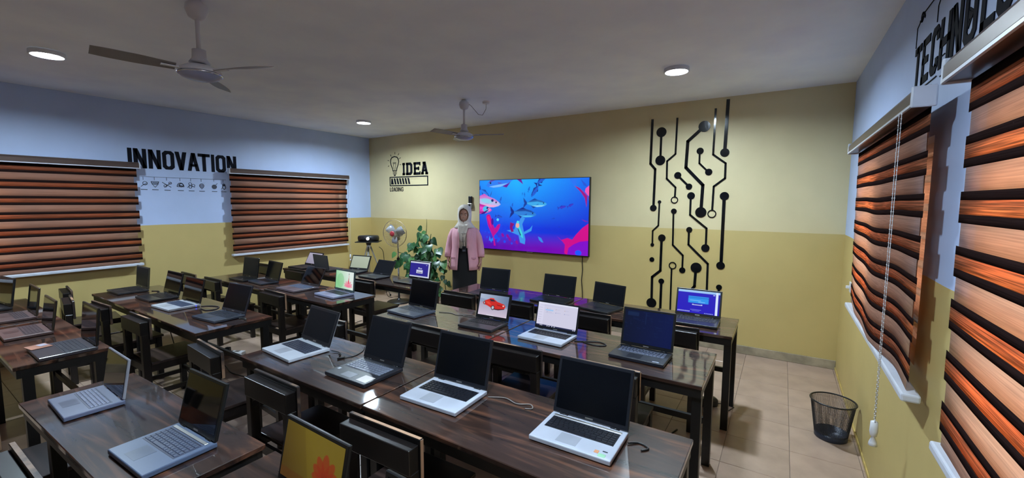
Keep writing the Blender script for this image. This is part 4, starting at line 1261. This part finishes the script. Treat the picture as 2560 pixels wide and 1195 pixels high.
# ------------------------------------------------------------------ charger cables on the desks
def cord(pts, label, rad=.003, mat='cable', plugs=(), name='charger_cord'):
    P_ = [Vector(p_) for p_ in pts]
    dense = []
    for i in range(len(P_) - 1):
        p0 = P_[max(i - 1, 0)]; p1 = P_[i]; p2 = P_[i + 1]; p3 = P_[min(i + 2, len(P_) - 1)]
        for q in range(6):
            u = q / 6
            dense.append(.5 * ((2 * p1) + (-p0 + p2) * u + (2 * p0 - 5 * p1 + 4 * p2 - p3) * u * u + (-p0 + 3 * p1 - 3 * p2 + p3) * u ** 3))
    dense.append(P_[-1])
    m_ = MB().tube(dense, rad, 6)
    o = tag(m_.build(name, M[mat], None, True), label, 'cable')
    for a, b in plugs:
        MB().tube([a, b], rad * 2.1, 8).build('connector', M[mat], o, True)
    return o
zt = .7535
cord([(-2.47, 1.64, zt + .006), (-2.40, 1.66, zt), (-2.33, 1.60, zt), (-2.28, 1.66, zt), (-2.30, 1.75, zt), (-2.36, 1.82, zt)], 'black charger cord with plugs between the white and the media laptop', plugs=[((-2.40, 1.65, zt + .003), (-2.36, 1.63, zt + .003)), ((-2.32, 1.58, zt + .003), (-2.30, 1.62, zt + .003))])
cord([(-1.22, 1.68, zt), (-1.14, 1.72, zt), (-1.06, 1.70, zt), (-1.0, 1.73, zt), (-.97, 1.70, zt), (-1.0, 1.68, zt)], 'clear pale cord lying between the two silver laptops', .003, 'cable_grey')
cord([(-.49, 1.66, zt + .004), (-.45, 1.69, zt), (-.41, 1.67, zt), (-.43, 1.64, zt)], 'black plug cord at the right side of the front right silver laptop', .0045)
cord([(-1.21, 2.72, zt), (-1.14, 2.76, zt), (-1.05, 2.80, zt), (-.99, 2.76, zt), (-1.06, 2.72, zt), (-1.15, 2.74, zt)], 'black cord looped beside the white-screen laptop', .004)
cord([(-2.56, 2.78, zt), (-2.46, 2.82, zt), (-2.36, 2.80, zt), (-2.28, 2.86, zt), (-2.2, 2.84, zt), (-2.3, 2.8, zt)], 'thin cord on the desk between the dark laptop and the car laptop', .003, 'cable_grey')
cord([(-4.56, 1.70, zt), (-4.5, 1.76, zt), (-4.40, 1.78, zt), (-4.33, 1.72, zt), (-4.36, 1.66, zt), (-4.46, 1.66, zt)], 'black cord ring beside the silver laptop with the blue light', .005)
cord([(-5.78, 1.70, zt), (-5.7, 1.74, zt), (-5.62, 1.70, zt), (-5.56, 1.76, zt)], 'thin cord beside the plain grey laptop near the wall', .004)
cord([(-5.2, .76, zt), (-5.1, .82, zt), (-5.0, .8, zt), (-4.95, .72, zt)], 'black cord between the two edge-on laptops on the left', .005)
cord([(-3.82, 1.69, zt), (-3.78, 1.72, zt), (-3.74, 1.70, zt)], 'short black plug behind the dark slate laptop', .007)
cord([(-4.39, 2.78, zt), (-4.33, 2.83, zt), (-4.27, 2.8, zt)], 'short cord behind the brownish mirrored laptop', .005)
# floor clutter under the desks
zf = .006
cord([(-5.7, 1.62, zf), (-5.3, 1.95, zf), (-4.9, 2.0, zf), (-4.6, 1.95, zf), (-4.2, 2.02, zf)], 'black extension cord on the floor under the left middle desks', .005)
cord([(-4.75, 1.5, .6), (-4.72, 1.55, .3), (-4.7, 1.65, .05), (-4.72, 1.75, zf), (-4.8, 1.85, zf)], 'thin cord hanging from the desk with the mirroring laptop', .004)
cord([(-1.3, 3.3, zf), (-1.1, 3.0, zf), (-.9, 3.15, zf), (-.7, 3.05, zf), (-.6, 3.3, zf)], 'black cords on the floor beneath the right middle desk', .006)
cord([(-5.0, 3.4, .6), (-4.98, 3.45, .3), (-5.02, 3.6, .05), (-5.1, 3.9, zf)], 'cord hanging under the desk by the pedestal fan', .004)
cord([(-5.9, 4.9, .95), (-5.85, 4.95, .85), (-5.86, 4.98, .5), (-5.9, 5.05, .1), (-5.9, 5.15, zf), (-5.85, 5.3, zf)], 'black projector cable hanging beside the tripod', .005)
cord([(-1.9, 3.99, .754), (-1.9, 4.04, .757), (-1.9, 4.06, .72), (-1.9, 4.07, .5), (-1.92, 4.07, .2), (-1.88, 4.08, zf), (-1.6, 4.16, zf)], 'thin charger cord hanging below the blank dark laptop', .004)
def socket_box(x, y, rz, label, glow=False):
    t = thing('power_strip', label, 'power strip', (x, y, 0), rz, 'power strips on the floor')
    MB().box(-.15, .15, -.035, .035, 0, .04, ch=.006).build('body', M['white_plastic'], t)
    for k in range(3):
        MB().box(-.12 + k * .085, -.07 + k * .085, -.022, .022, .04, .042).build('socket', M['cable_grey'], t)
    MB().box(-.06, -.01, -.02, .02, .0425, .085, ch=.006).build('plug', M['black_plastic'], t)
    if glow:
        MB().box(.12, .13, -.008, .008, .04, .044).build('status_light', M['blue_led'], t)
socket_box(-5.2, 2.2, .5, 'white power strip under the desk with the mirroring laptop')
socket_box(-5.75, 1.95, .3, 'white power strip on the floor below the two plain dark laptops')
socket_box(-1.75, 4.7, .2, 'white power strip with a blue light below the back desk', True)
socket_box(-5.15, 5.25, .3, 'white power strip near the pedestal fan base')
t = thing('power_adapter', 'black oval adapter lying on the floor by the right desk legs', 'adapter', (-.46, 3.86, 0), R(35))
MB().box(-.075, .075, -.04, .04, 0, .075, ch=.02).build('body', M['black_plastic'], t)
MB().tube([(.07, 0, .02), (.14, .02, .006), (.2, -.05, .006), (.1, -.12, .006)], .004, 6).build('cord', M['cable'], t, True)
# ------------------------------------------------------------------ projector on its tripod
t = thing('tripod_stand', 'white metal tripod stand with black top plate in the far corner', 'tripod', (-6.17, 4.9, 0), R(38))
MB().box(-.2, .2, -.15, .15, 1.02, 1.034, ch=.003).build('top_plate', M['frame_black'], t)
MB().lathe([(.03, .96), (.04, .97), (.045, 1.0), (.07, 1.02)], 16).build('head', M['frame_black'], t, True)
MB().tube([(0, 0, .35), (0, 0, 1.0)], .014, 12).build('column', M['alu'], t, True)
MB().lathe([(.026, .9), (.034, .91), (.034, .96), (.026, .97)], 16).build('collar', M['white_plastic'], t, True)
for k in range(3):
    a = k * 2 * PI / 3 - PI / 2
    c, s_ = math.cos(a), math.sin(a)
    lg = MB().tube([(c * .03, s_ * .03, .94), (c * .2, s_ * .2, .48), (c * .37, s_ * .37, .012)], [.013, .012, .009], 10).build('leg', M['alu'], t, True)
    MB().lathe([(.012, .0), (.015, .004), (.013, .03), (.009, .035)], 10, (c * .373, s_ * .373, 0)).build('rubber_foot', M['black_plastic'], lg, True)
    MB().tube([(0, 0, .42), (c * .19, s_ * .19, .51)], .005, 8).build('brace', M['alu'], t, True)
t = thing('projector', 'black oval projector with lit lens on the tripod stand', 'projector', (-6.17, 4.9, 1.034), R(38))
vs = MB()
vs.loft([(0, 0, .004, .165, .125), (0, 0, .012, .178, .135), (0, 0, .05, .184, .14), (0, 0, .085, .18, .136), (0, 0, .1, .165, .122), (0, 0, .104, .12, .085)], 36)
vs.build('body', M['black_plastic'], t, True)
MB().loft([(0, 0, .0, .1, .07), (0, 0, .006, .1, .07)], 24).build('foot', M['black_plastic'], t)
mxr = Matrix.Translation((.02, -.135, .055)) @ Matrix.Rotation(R(90), 4, 'X')
MB().lathe([(.034, -.01), (.034, .012), (.028, .014), (.026, .004)], 24, m=mxr).build('lens_ring', M['chrome'], t, True)
MB().lathe([(.0262, .004), (.02, .009), (.001, .011)], 24, m=mxr, cap=False).build('lens', emit('projector lens light', (1.0, .95, .82), 2.5), t, True)
MB().box(-.1, -.05, -.13, -.115, .04, .066, ch=.003).build('vent', M['frame_black'], t)

# ------------------------------------------------------------------ pedestal fan
t = thing('pedestal_fan', 'grey pedestal fan with round wire cage beside the plant', 'fan', (-5.53, 5.0, 0), R(14))
MB().lathe([(.2, 0), (.2, .015), (.17, .03), (.05, .045), (.03, .06), (.024, .07)], 32).build('base', M['black_plastic'], t, True)
MB().tube([(0, 0, .06), (0, 0, .75)], .016, 12).build('pole', M['chrome'], t, True)
MB().tube([(0, 0, .74), (0, 0, 1.1)], .011, 12).build('inner_pole', M['chrome'], t, True)
MB().lathe([(.02, .7), (.028, .71), (.028, .77), (.02, .78)], 14).build('height_collar', M['black_plastic'], t, True)
rotx = Matrix.Translation((0, -.02, 1.2)) @ Matrix.Rotation(R(90), 4, 'X')
MB().lathe([(.001, -.13), (.045, -.125), (.062, -.1), (.066, -.02), (.06, .02), (.02, .03)], 20, m=rotx).build('motor_housing', pmat('grey motor', lin((128, 136, 150)), .35), t, True)
MB().box(-.02, .02, -.01, .04, 1.08, 1.15, ch=.006).build('tilt_joint', M['black_plastic'], t)
cg = MB()
RC = .23
for q, (r_, yy) in enumerate(((RC, -.09), (RC * .99, -.1), (RC * .99, -.08))):
    cg.tube([(r_ * math.cos(a), yy, 1.2 + r_ * math.sin(a)) for a in [2 * PI * i / 48 for i in range(49)]], .003, 5, False)
for k in range(44):
    a = 2 * PI * k / 44
    for sgn in (-1, 1):
        pts_ = []
        for u in (.18, .5, .8, 1):
            pts_.append((RC * u * math.cos(a), -.09 + sgn * .075 * (1 - u ** 3), 1.2 + RC * u * math.sin(a)))
        cg.tube(pts_, 0.0014, 4, False)
for r_ in (.09, .16):
    for sgn in (-1, 1):
        cg.tube([(r_ * math.cos(a), -.09 + sgn * .075 * (1 - (r_ / RC) ** 3), 1.2 + r_ * math.sin(a)) for a in [2 * PI * i / 36 for i in range(37)]], .0012, 4, False)
co = cg.build('wire_cage', pmat('beige fan wire', lin((176, 158, 126)), .4, .3), t, True); co['kind'] = 'stuff'
MB().lathe([(.045, .14), (.045, .147), (.03, .152), (.001, .153)], 20, m=rotx, cap=False).build('cage_badge', pmat('red fan badge', lin((160, 50, 60)), .4), t, True)
MB().lathe([(.001, .03), (.04, .035), (.04, .075), (.03, .09), (.001, .095)], 16, m=rotx).build('hub', M['black_plastic'], t, True)
for k in range(3):
    a0 = k * 2 * PI / 3 + .4
    v_ = []; f_ = []
    for i in range(8):
        u = i / 7; r_ = .035 + .15 * u
        wd_ = .03 + .05 * math.sin(u * 2.2)
        for e, dy in ((-1, .02), (1, -.025)):
            ang = a0 + e * wd_ / max(r_, .06) * .9
            v_.append((r_ * math.cos(ang), -.075 + dy * (.6 + .4 * u), 1.2 + r_ * math.sin(ang)))
    for i in range(7):
        f_.append((2 * i, 2 * i + 1, 2 * i + 3, 2 * i + 2))
    solid(MB().add(v_, f_).build('blade', pmat('smoky fan blade', lin((150, 156, 170)), .3), t, True), .0025, 0)

# ------------------------------------------------------------------ potted plant
def leaf_mat(name, c0, c1):
    m, nt, b = newmat(name)
    nz, rp = noise_ramp(nt, 14, c0, c1, .35, .7)
    oi = nt.nodes.new('ShaderNodeObjectInfo')
    mr = nt.nodes.new('ShaderNodeMapRange'); mr.inputs['To Min'].default_value = .6; mr.inputs['To Max'].default_value = 1.25
    nt.links.new(oi.outputs['Random'], mr.inputs['Value'])
    mx = nt.nodes.new('ShaderNodeMix'); mx.data_type = 'RGBA'; mx.blend_type = 'MULTIPLY'; mx.inputs['Factor'].default_value = 1
    nt.links.new(rp.outputs[0], mx.inputs['A']); nt.links.new(mr.outputs[0], mx.inputs['B'])
    nt.links.new(mx.outputs['Result'], b.inputs['Base Color'])
    b.inputs['Roughness'].default_value = .36
    return m
M['leaf'] = leaf_mat('heart leaf', lin((22, 62, 36)), lin((52, 108, 60)))
M['leaf_pale'] = leaf_mat('pale heart leaf', lin((44, 88, 44)), lin((92, 138, 74)))
M['stem'] = pmat('plant stem', lin((74, 92, 44)), .5)
def leaf_mesh(mat, bend):
    prof = [(0, .0), (-.08, .16), (.02, .36), (.2, .47), (.42, .44), (.64, .3), (.84, .13), (1.0, 0)]
    vs = [(0, 0, 0)]; fs = []
    rows = []
    for yy, hw in prof[1:-1]:
        z = -bend * max(yy, 0) ** 2
        a = len(vs); vs += [(-hw, yy, z + hw * .16), (0, max(yy, .02), z - .02), (hw, yy, z + hw * .16)]
        rows.append((a, a + 1, a + 2))
    tip = len(vs); vs.append((0, 1, -bend))
    fs += [(0, rows[0][1], rows[0][0]), (0, rows[0][2], rows[0][1])]
    for r0, r1 in zip(rows[:-1], rows[1:]):
        fs += [(r0[0], r0[1], r1[1], r1[0]), (r0[1], r0[2], r1[2], r1[1])]
    l = rows[-1]
    fs += [(l[0], l[1], tip), (l[1], l[2], tip)]
    return MB().add(vs, fs).mesh('leaf', mat, True)
LV = [leaf_mesh(M['leaf'], .25), leaf_mesh(M['leaf'], .45), leaf_mesh(M['leaf_pale'], .3)]
PX, PY = -4.86, 5.06
t = thing('potted_plant', 'tall leafy green climbing plant between the pedestal fan and the woman', 'plant', (PX, PY, 0))
MB().lathe([(.12, 0), (.14, .01), (.17, .26), (.185, .28), (.185, .3), (.165, .3), (.16, .25)], 28).build('pot', pmat('terracotta pot', lin((140, 96, 66)), .6), t, True)
MB().lathe([(.16, .255), (.1, .27), (.001, .275)], 24).build('soil', pmat('potting soil', lin((50, 40, 34)), .9, bump=.5), t, True)
MB().tube([(0, 0, .26), (.005, 0, .7), (0, 0, 1.1)], .02, 10).build('moss_pole', pmat('pale cane', lin((176, 150, 96)), .7), t, True)
rnd = random.Random(11)
vines = [
    [(0, 0, .27), (-.02, -.05, .7), (-.02, -.06, 1.1), (.0, -.06, 1.3)],
    [(0, 0, .27), (-.1, -.05, .6), (-.28, -.08, .82), (-.62, -.1, .88)],
    [(0, 0, .27), (.1, -.04, .6), (.2, -.08, .9), (.33, -.1, 1.02)],
    [(0, 0, .27), (-.06, -.08, .8), (-.16, -.1, 1.0), (-.28, -.08, 1.06)],
    [(0, 0, .27), (.1, -.1, .75), (.3, -.12, .8), (.42, -.12, .6), (.46, -.12, .34)],
    [(0, 0, .27), (.05, -.12, .6), (.16, -.16, .68), (.3, -.16, .52), (.36, -.15, .25)],
    [(0, 0, .27), (-.05, -.14, .6), (-.1, -.17, .66), (-.2, -.18, .5), (-.24, -.17, .4)],
    [(0, 0, .27), (.02, -.08, .7), (.08, -.1, 1.0), (.12, -.08, 1.22)],
    [(0, 0, .27), (.1, -.08, .7), (.28, -.1, .74), (.44, -.1, .82)],
    [(0, 0, .27), (-.08, -.1, .5), (-.26, -.14, .7), (-.48, -.14, .74)],
]
def bez(pts_, u):
    x = u * (len(pts_) - 1); i = min(int(x), len(pts_) - 2); f_ = x - i
    return Vector(pts_[i]).lerp(Vector(pts_[i + 1]), f_)
n_leaf = 0
for vi, v_ in enumerate(vines):
    MB().tube([bez(v_, i / 12) for i in range(13)], .006, 6).build('stem', M['stem'], t, True)
    cnt = 15
    for k in range(cnt):
        u = .3 + .7 * (k + rnd.random() * .6) / cnt
        p0 = bez(v_, min(u, 1))
        az = rnd.uniform(-PI * .95, -PI * .05) if rnd.random() < .75 else rnd.uniform(-PI, PI)
        side = Vector((math.cos(az), math.sin(az), rnd.uniform(-.1, .35)))
        base = p0 + side * rnd.uniform(.02, .1)
        s_ = rnd.uniform(.095, .158) * (1 if vi != 4 else .85)
        # blade hangs outward and down, its face towards the room
        fwd_ = (side * .6 + Vector((0, 0, rnd.uniform(-1.0, -.25)))).normalized()
        nrm = (Vector((rnd.uniform(-.2, .6), -1, rnd.uniform(.2, .9)))).normalized()
        xx = fwd_.cross(nrm).normalized(); nn = xx.cross(fwd_)
        o = link('leaf', LV[2 if rnd.random() < .22 else rnd.randint(0, 1)], t)
        mm = Matrix((xx, fwd_, nn)).transposed().to_4x4()
        o.matrix_local = Matrix.Translation(base) @ mm @ Matrix.Diagonal((s_ * rnd.uniform(.85, 1.1), s_, s_, 1))
        n_leaf += 1
MB().tube([(0, -.06, 1.28), (.02, -.07, 1.4), (.015, -.07, 1.46)], [.005, .004, .002], 6).build('leaf_shoot', M['stem'], t, True)

# ------------------------------------------------------------------ wire waste basket
t = thing('waste_basket', 'black wire mesh waste basket on the tiles by the right wall', 'basket', (.385, 3.83, 0))
H_, r0_, r1_ = .285, .098, .137
MB().lathe([(.001, .002), (r0_, .0), (r0_ + .004, .004), (r0_ + .006, .05), (r0_ + .003, .05), (r0_, .006), (.001, .006)], 40, cap=False).build('bottom_pan', pmat('blue black pan', lin((44, 50, 66)), .4, .2), t, True)
mw = MB()
for k in range(96):
    a = 2 * PI * k / 96
    mw.tube([((r0_ + .004) * math.cos(a), (r0_ + .004) * math.sin(a), .03), (r1_ * math.cos(a), r1_ * math.sin(a), H_)], .0011, 4, False)
for q in range(26):
    z = .05 + q * (H_ - .055) / 26
    r_ = r0_ + .004 + (r1_ - r0_ - .004) * (z - .03) / (H_ - .03)
    mw.tube([(r_ * math.cos(a), r_ * math.sin(a), z) for a in [2 * PI * i / 40 for i in range(41)]], .0011, 4, False)
o = mw.build('wire_mesh', pmat('grey black wire', lin((52, 50, 54)), .45, .3), t); o['kind'] = 'stuff'
MB().tube([((r1_ + .002) * math.cos(a), (r1_ + .002) * math.sin(a), H_) for a in [2 * PI * i / 48 for i in range(49)]], .006, 8, False).build('rim', M['black_plastic'], t, True)

# ------------------------------------------------------------------ the standing woman (local -Y is her front)
def evaluate(o):
    dg = bpy.context.evaluated_depsgraph_get()
    me = bpy.data.meshes.new_from_object(o.evaluated_get(dg))
    return me
def arcloft(secs, n=28):
    """rings open at the front: (cx, cy, cz, rx, ry, half opening in degrees)"""
    mbx = MB(); vs = []; fs = []
    for cx, cy, cz, rx, ry, th in secs:
        for k in range(n + 1):
            a = R(-90 + th) + (2 * PI - 2 * R(th)) * k / n
            vs.append((cx + rx * math.cos(a), cy + ry * math.sin(a), cz))
    for i in range(len(secs) - 1):
        for k in range(n):
            fs.append((i * (n + 1) + k, i * (n + 1) + k + 1, (i + 1) * (n + 1) + k + 1, (i + 1) * (n + 1) + k))
    return mbx.add(vs, fs)
person = thing('person', 'person in pink blazer, pale headscarf and black skirt standing smiling beside the television', 'person', (-3.92, 4.82, 0), R(30))
b = MB()
b.loft([(0, .0, .76, .15, .105), (0, 0, .85, .168, .118), (0, 0, .95, .16, .112), (0, 0, 1.06, .132, .098), (0, -.01, 1.18, .145, .115), (0, -.01, 1.26, .155, .115), (0, 0, 1.325, .148, .085), (0, .005, 1.375, .09, .065), (0, .005, 1.42, .058, .056), (0, 0, 1.47, .05, .054)], 28)
b.loft([(0, -.035, 1.434, .03, .034), (0, -.025, 1.452, .052, .06), (0, -.012, 1.49, .069, .085), (0, 0, 1.545, .075, .095), (0, .004, 1.6, .074, .097), (0, .008, 1.645, .055, .076), (0, .01, 1.668, .024, .034)], 24)
b.add([(-.012, -.088, 1.508), (.012, -.088, 1.508), (0, -.112, 1.514), (0, -.09, 1.56), (0, -.06, 1.53)], [(0, 1, 2), (0, 2, 3), (1, 3, 2), (0, 3, 4), (1, 4, 3), (0, 4, 1)])
for s_ in (-1, 1):
    b.tube([(s_ * .085, 0, .84), (s_ * .09, -.008, .64), (s_ * .09, -.004, .47), (s_ * .09, .014, .3), (s_ * .09, .02, .09)], [.084, .074, .056, .052, .036], 16)
    b.loft([(s_ * .092, -.03, .012, .04, .11), (s_ * .092, -.03, .04, .04, .105), (s_ * .092, -.005, .07, .034, .06), (s_ * .09, .018, .1, .034, .038)], 16)
    b.tube([(s_ * .115, .005, 1.335), (s_ * .158, .008, 1.3), (s_ * .192, .014, 1.21), (s_ * .222, .018, 1.1), (s_ * .235, -.002, .99), (s_ * .24, -.026, .9)], [.036, .042, .041, .037, .033, .025], 14)
    b.loft([(s_ * .24, -.034, .8, .012, .036), (s_ * .24, -.036, .82, .015, .041), (s_ * .24, -.033, .86, .016, .037), (s_ * .24, -.027, .9, .02, .026)], 14)
skin = pmat('brown skin', lin((178, 132, 114)), .5, var=.04)
bo = b.build('body', skin, person)
md = bo.modifiers.new('remesh', 'REMESH'); md.mode = 'VOXEL'; md.voxel_size = .007
md = bo.modifiers.new('smooth', 'SMOOTH'); md.iterations = 4; md.factor = .5
me = evaluate(bo)
bo.modifiers.clear()
bm = bmesh.new(); bm.from_mesh(me)
fg = MB()
for s_ in (-1, 1):
    for q, (dy, ln) in enumerate(((-.066, .066), (-.046, .075), (-.026, .07), (-.008, .054))):
        x = s_ * .24
        fg.tube([(x, dy, .83), (x - s_ * .001, dy - .002, .808), (x - s_ * .008, dy - .004, .808 - ln * .5), (x - s_ * .022, dy - .004, .808 - ln * .92), (x - s_ * .026, dy - .004, .808 - ln)], [.0085, .0088, .008, .007, .004], 8)
    fg.tube([(s_ * .238, -.052, .865), (s_ * .228, -.078, .842), (s_ * .216, -.088, .815), (s_ * .212, -.09, .795)], [.011, .0098, .0085, .005], 8)
m2 = fg.mesh('fingers', skin)
bm.from_mesh(m2)
me2 = bpy.data.meshes.new('body'); bm.to_mesh(me2); bm.free()
me2.materials.clear(); me2.materials.append(skin)
me2.polygons.foreach_set('use_smooth', [True] * len(me2.polygons))
bo.data = me2
# face
eye_w = pmat('eye white', lin((200, 192, 186)), .3); dark = pmat('dark eye', lin((24, 18, 18)), .25)
for s_ in (-1, 1):
    e = MB().loft([(s_ * .03, -.083, 1.548 + .0058 * math.sin(a), .014 * math.cos(a) + .0005, .0075 * math.cos(a) + .0005) for a in [-PI / 2 + PI * i / 8 for i in range(9)]], 12).build('eye', eye_w, person, True)
    MB().loft([(s_ * .029 - .003, -.0895, 1.548 + .0054 * math.sin(a), .006 * math.cos(a) + .0003, .003 * math.cos(a) + .0003) for a in [-PI / 2 + PI * i / 8 for i in range(9)]], 12).build('pupil', dark, e, True)
    MB().tube([(s_ * .012, -.093, 1.565), (s_ * .03, -.091, 1.573), (s_ * .05, -.078, 1.566)], [.002, .0032, .0015], 6).build('eyebrow', dark, person, True)
MB().tube([(-.032, -.077, 1.497), (-.017, -.087, 1.485), (0, -.0895, 1.481), (.017, -.087, 1.485), (.032, -.077, 1.497)], [.0015, .0055, .007, .0055, .0015], 8).build('mouth', pmat('lips', lin((128, 62, 62)), .4), person, True)
MB().tube([(-.022, -.0885, 1.4905), (-.011, -.0935, 1.487), (0, -.0955, 1.4855), (.011, -.0935, 1.487), (.022, -.0885, 1.4905)], [.0006, .003, .0036, .003, .0006], 6).build('teeth', eye_w, person, True)
# clothes
pink = pmat('pink blazer cloth', lin((222, 164, 176)), .75, var=.06, scale=6, bump=.1)
black = pmat('black skirt cloth', lin((11, 11, 15)), .85, var=.1)
beige = pmat('beige blouse cloth', lin((206, 194, 176)), .7, var=.07, scale=12, bump=.1)
MB().loft([(0, 0, 1.06, .14, .112), (0, -.012, 1.12, .148, .12), (0, -.015, 1.2, .154, .127), (0, -.012, 1.28, .162, .122), (0, 0, 1.335, .152, .094), (0, .005, 1.38, .1, .075), (0, .005, 1.42, .07, .066)], 28, cap=False).build('blouse', beige, person, True)
sk = MB().loft([(0, 0, 1.095, .142, .113), (0, 0, 1.04, .15, .118), (0, 0, .95, .175, .128), (0, 0, .85, .185, .134), (0, 0, .6, .183, .14), (0, 0, .3, .178, .145), (0, .005, .1, .176, .15)], 32, cap=False)
solid(sk.build('skirt', black, person, True), .004, 1)
for s_ in (-1, 1):
    MB().loft([(s_ * .092, -.035, .0, .047, .122), (s_ * .092, -.035, .02, .048, .122), (s_ * .092, -.03, .055, .045, .1), (s_ * .092, .0, .085, .04, .06)], 18).build('shoe', M['black_plastic'], person, True)
bz = arcloft([(0, .0, .752, .212, .158, 24), (0, 0, .82, .21, .157, 23), (0, 0, .95, .202, .152, 21), (0, -.005, 1.07, .18, .146, 20), (0, -.01, 1.16, .178, .15, 20), (0, -.01, 1.26, .182, .145, 20), (0, -.002, 1.325, .178, .118, 21), (0, .004, 1.36, .152, .1, 27), (0, .006, 1.392, .104, .09, 34), (0, .008, 1.42, .084, .082, 40)], 36)
bzo = bz.build('blazer', pink, person, True); solid(bzo, .006, 1)
for s_ in (-1, 1):
    sl = MB().tube([(s_ * .118, .004, 1.338), (s_ * .156, .006, 1.308), (s_ * .193, .012, 1.22), (s_ * .222, .017, 1.1), (s_ * .238, .0, 1.0), (s_ * .243, -.018, .93)], [.036, .053, .056, .053, .05, .047], 18, False)
    so = sl.build('sleeve', pink, person, True); solid(so, .005, 1)
    MB().tube([(s_ * .241, -.006, .972), (s_ * .2415, -.009, .962)], [.0535, .0535], 18, False).build('cuff_seam', pmat('pink seam', lin((190, 130, 144)), .8), so, True)
    lp = []
    for u in range(7):
        z = 1.38 - u * .05
        k_ = u / 6
        wd_ = .05 * math.sin(PI * min(1, k_ * .9 + .15)) + .008
        xi = .055 + .0 * k_
        lp.append((z, wd_, xi))
    v_ = []; f_ = []
    for z, wd_, xi in lp:
        for e in (0, 1):
            x = xi + wd_ * e
            yb = -.005 - .155 * math.sqrt(max(.02, 1 - (x / .195) ** 2)) if z < 1.3 else -.002 - (.12 + (1.33 - z) * .35 if z < 1.33 else .12 - (z - 1.33) * .7) * math.sqrt(max(.02, 1 - (x / .19) ** 2))
            v_.append((s_ * x, yb - .008, z))
    for i in range(len(lp) - 1):
        f_.append((2 * i, 2 * i + 1, 2 * i + 3, 2 * i + 2))
    solid(MB().add(v_, f_).build('lapel', pink, bzo, True), .004, 0)
    MB().box(s_ * .135 - .05, s_ * .135 + .05, -.132, -.122, .915, .945, Matrix.Rotation(R(0), 4, 'Z'), ch=.003).build('pocket_flap', pmat('pink flap', lin((206, 146, 160)), .8), bzo)
MB().lathe([(.012, 0), (.012, .004), (.008, .006)], 12, (-.035, -.122, 1.078), m=Matrix.Rotation(R(90), 4, 'X')).build('buckle', M['alu'], person)
scarf = pmat('pale headscarf cloth', lin((216, 207, 197)), .75, var=.06, scale=10, bump=.12)
hsec = [(0, .004, 1.36, .15, .132, 0), (0, .0, 1.4, .12, .112, 0), (0, -.002, 1.43, .098, .102, 0)]
for q in range(17):
    z = 1.452 + .19 * q / 16
    u = (z - 1.547) / .0952
    k_ = (z - 1.45) / .2
    hsec.append((0, -.004 + .016 * min(1, k_ * 1.6), z, .088 + .006 * math.sin(PI * min(1, k_ * 1.05)), .102 + .014 * math.sin(PI * min(1, k_ * 1.0)), 46 * math.sqrt(max(0, 1 - u * u))))
hsec += [(0, .012, 1.655, .078, .1, 0), (0, .012, 1.672, .064, .083, 0), (0, .012, 1.688, .04, .054, 0), (0, .012, 1.697, .004, .006, 0)]
hj = arcloft(hsec, 44)
hjo = hj.build('headscarf', scarf, person, True)
bm = bmesh.new(); bm.from_mesh(hjo.data)
bmesh.ops.remove_doubles(bm, verts=bm.verts, dist=.0006)
bm.to_mesh(hjo.data); bm.free()
solid(hjo, .007, 1)
# drape over the chest with soft folds
v_ = []; f_ = []
for j in range(9):
    u = j / 8
    z = 1.43 - .25 * u
    hw = .085 * (1 - u * .62)
    for i in range(11):
        x = (-1 + 2 * i / 10) * hw
        yb = -.122 - .018 * math.sin(min(u, .9) * PI) + .006 * math.sin(i * 1.9 + j * .8) - .015 * (1 - (x / .1) ** 2) * (.4 + u * .3)
        v_.append((x - .012 * u, yb, z - .02 * (1 - abs(x) / .09)))
for j in range(8):
    for i in range(10):
        a = j * 11 + i
        f_.append((a, a + 1, a + 12, a + 11))
solid(MB().add(v_, f_).build('scarf_drape', scarf, hjo, True), .006, 0)
bw = MB()
for q in range(4):
    a = q * 1.2 + .3
    bw.tube([(.02, -.155, 1.285), (.02 + .03 * math.cos(a), -.162, 1.285 + .02 * math.sin(a)), (.02 + .045 * math.cos(a + .4), -.158, 1.285 + .035 * math.sin(a + .4))], [.004, .005, .003], 6)
bw.build('scarf_knot', eye_w, hjo, True)
t = thing('two_way_radio', 'small black hand radio with antenna hanging at the woman\'s waist', 'radio', (-3.92, 4.82, 0), R(30))
MB().box(-.01, .046, -.172, -.142, 1.02, 1.105, ch=.006).build('body', M['black_plastic'], t)
MB().tube([(.005, -.156, 1.1), (.003, -.157, 1.16), (.002, -.16, 1.24)], [.006, .005, .0035], 8).build('antenna', M['black_plastic'], t, True)
MB().box(-.004, .04, -.1735, -.1715, 1.03, 1.055, ch=.001).build('display', pmat('grey display', lin((84, 88, 98)), .3), t)
MB().box(0, .034, -.142, -.139, 1.06, 1.1).build('belt_clip', M['frame_black'], t)
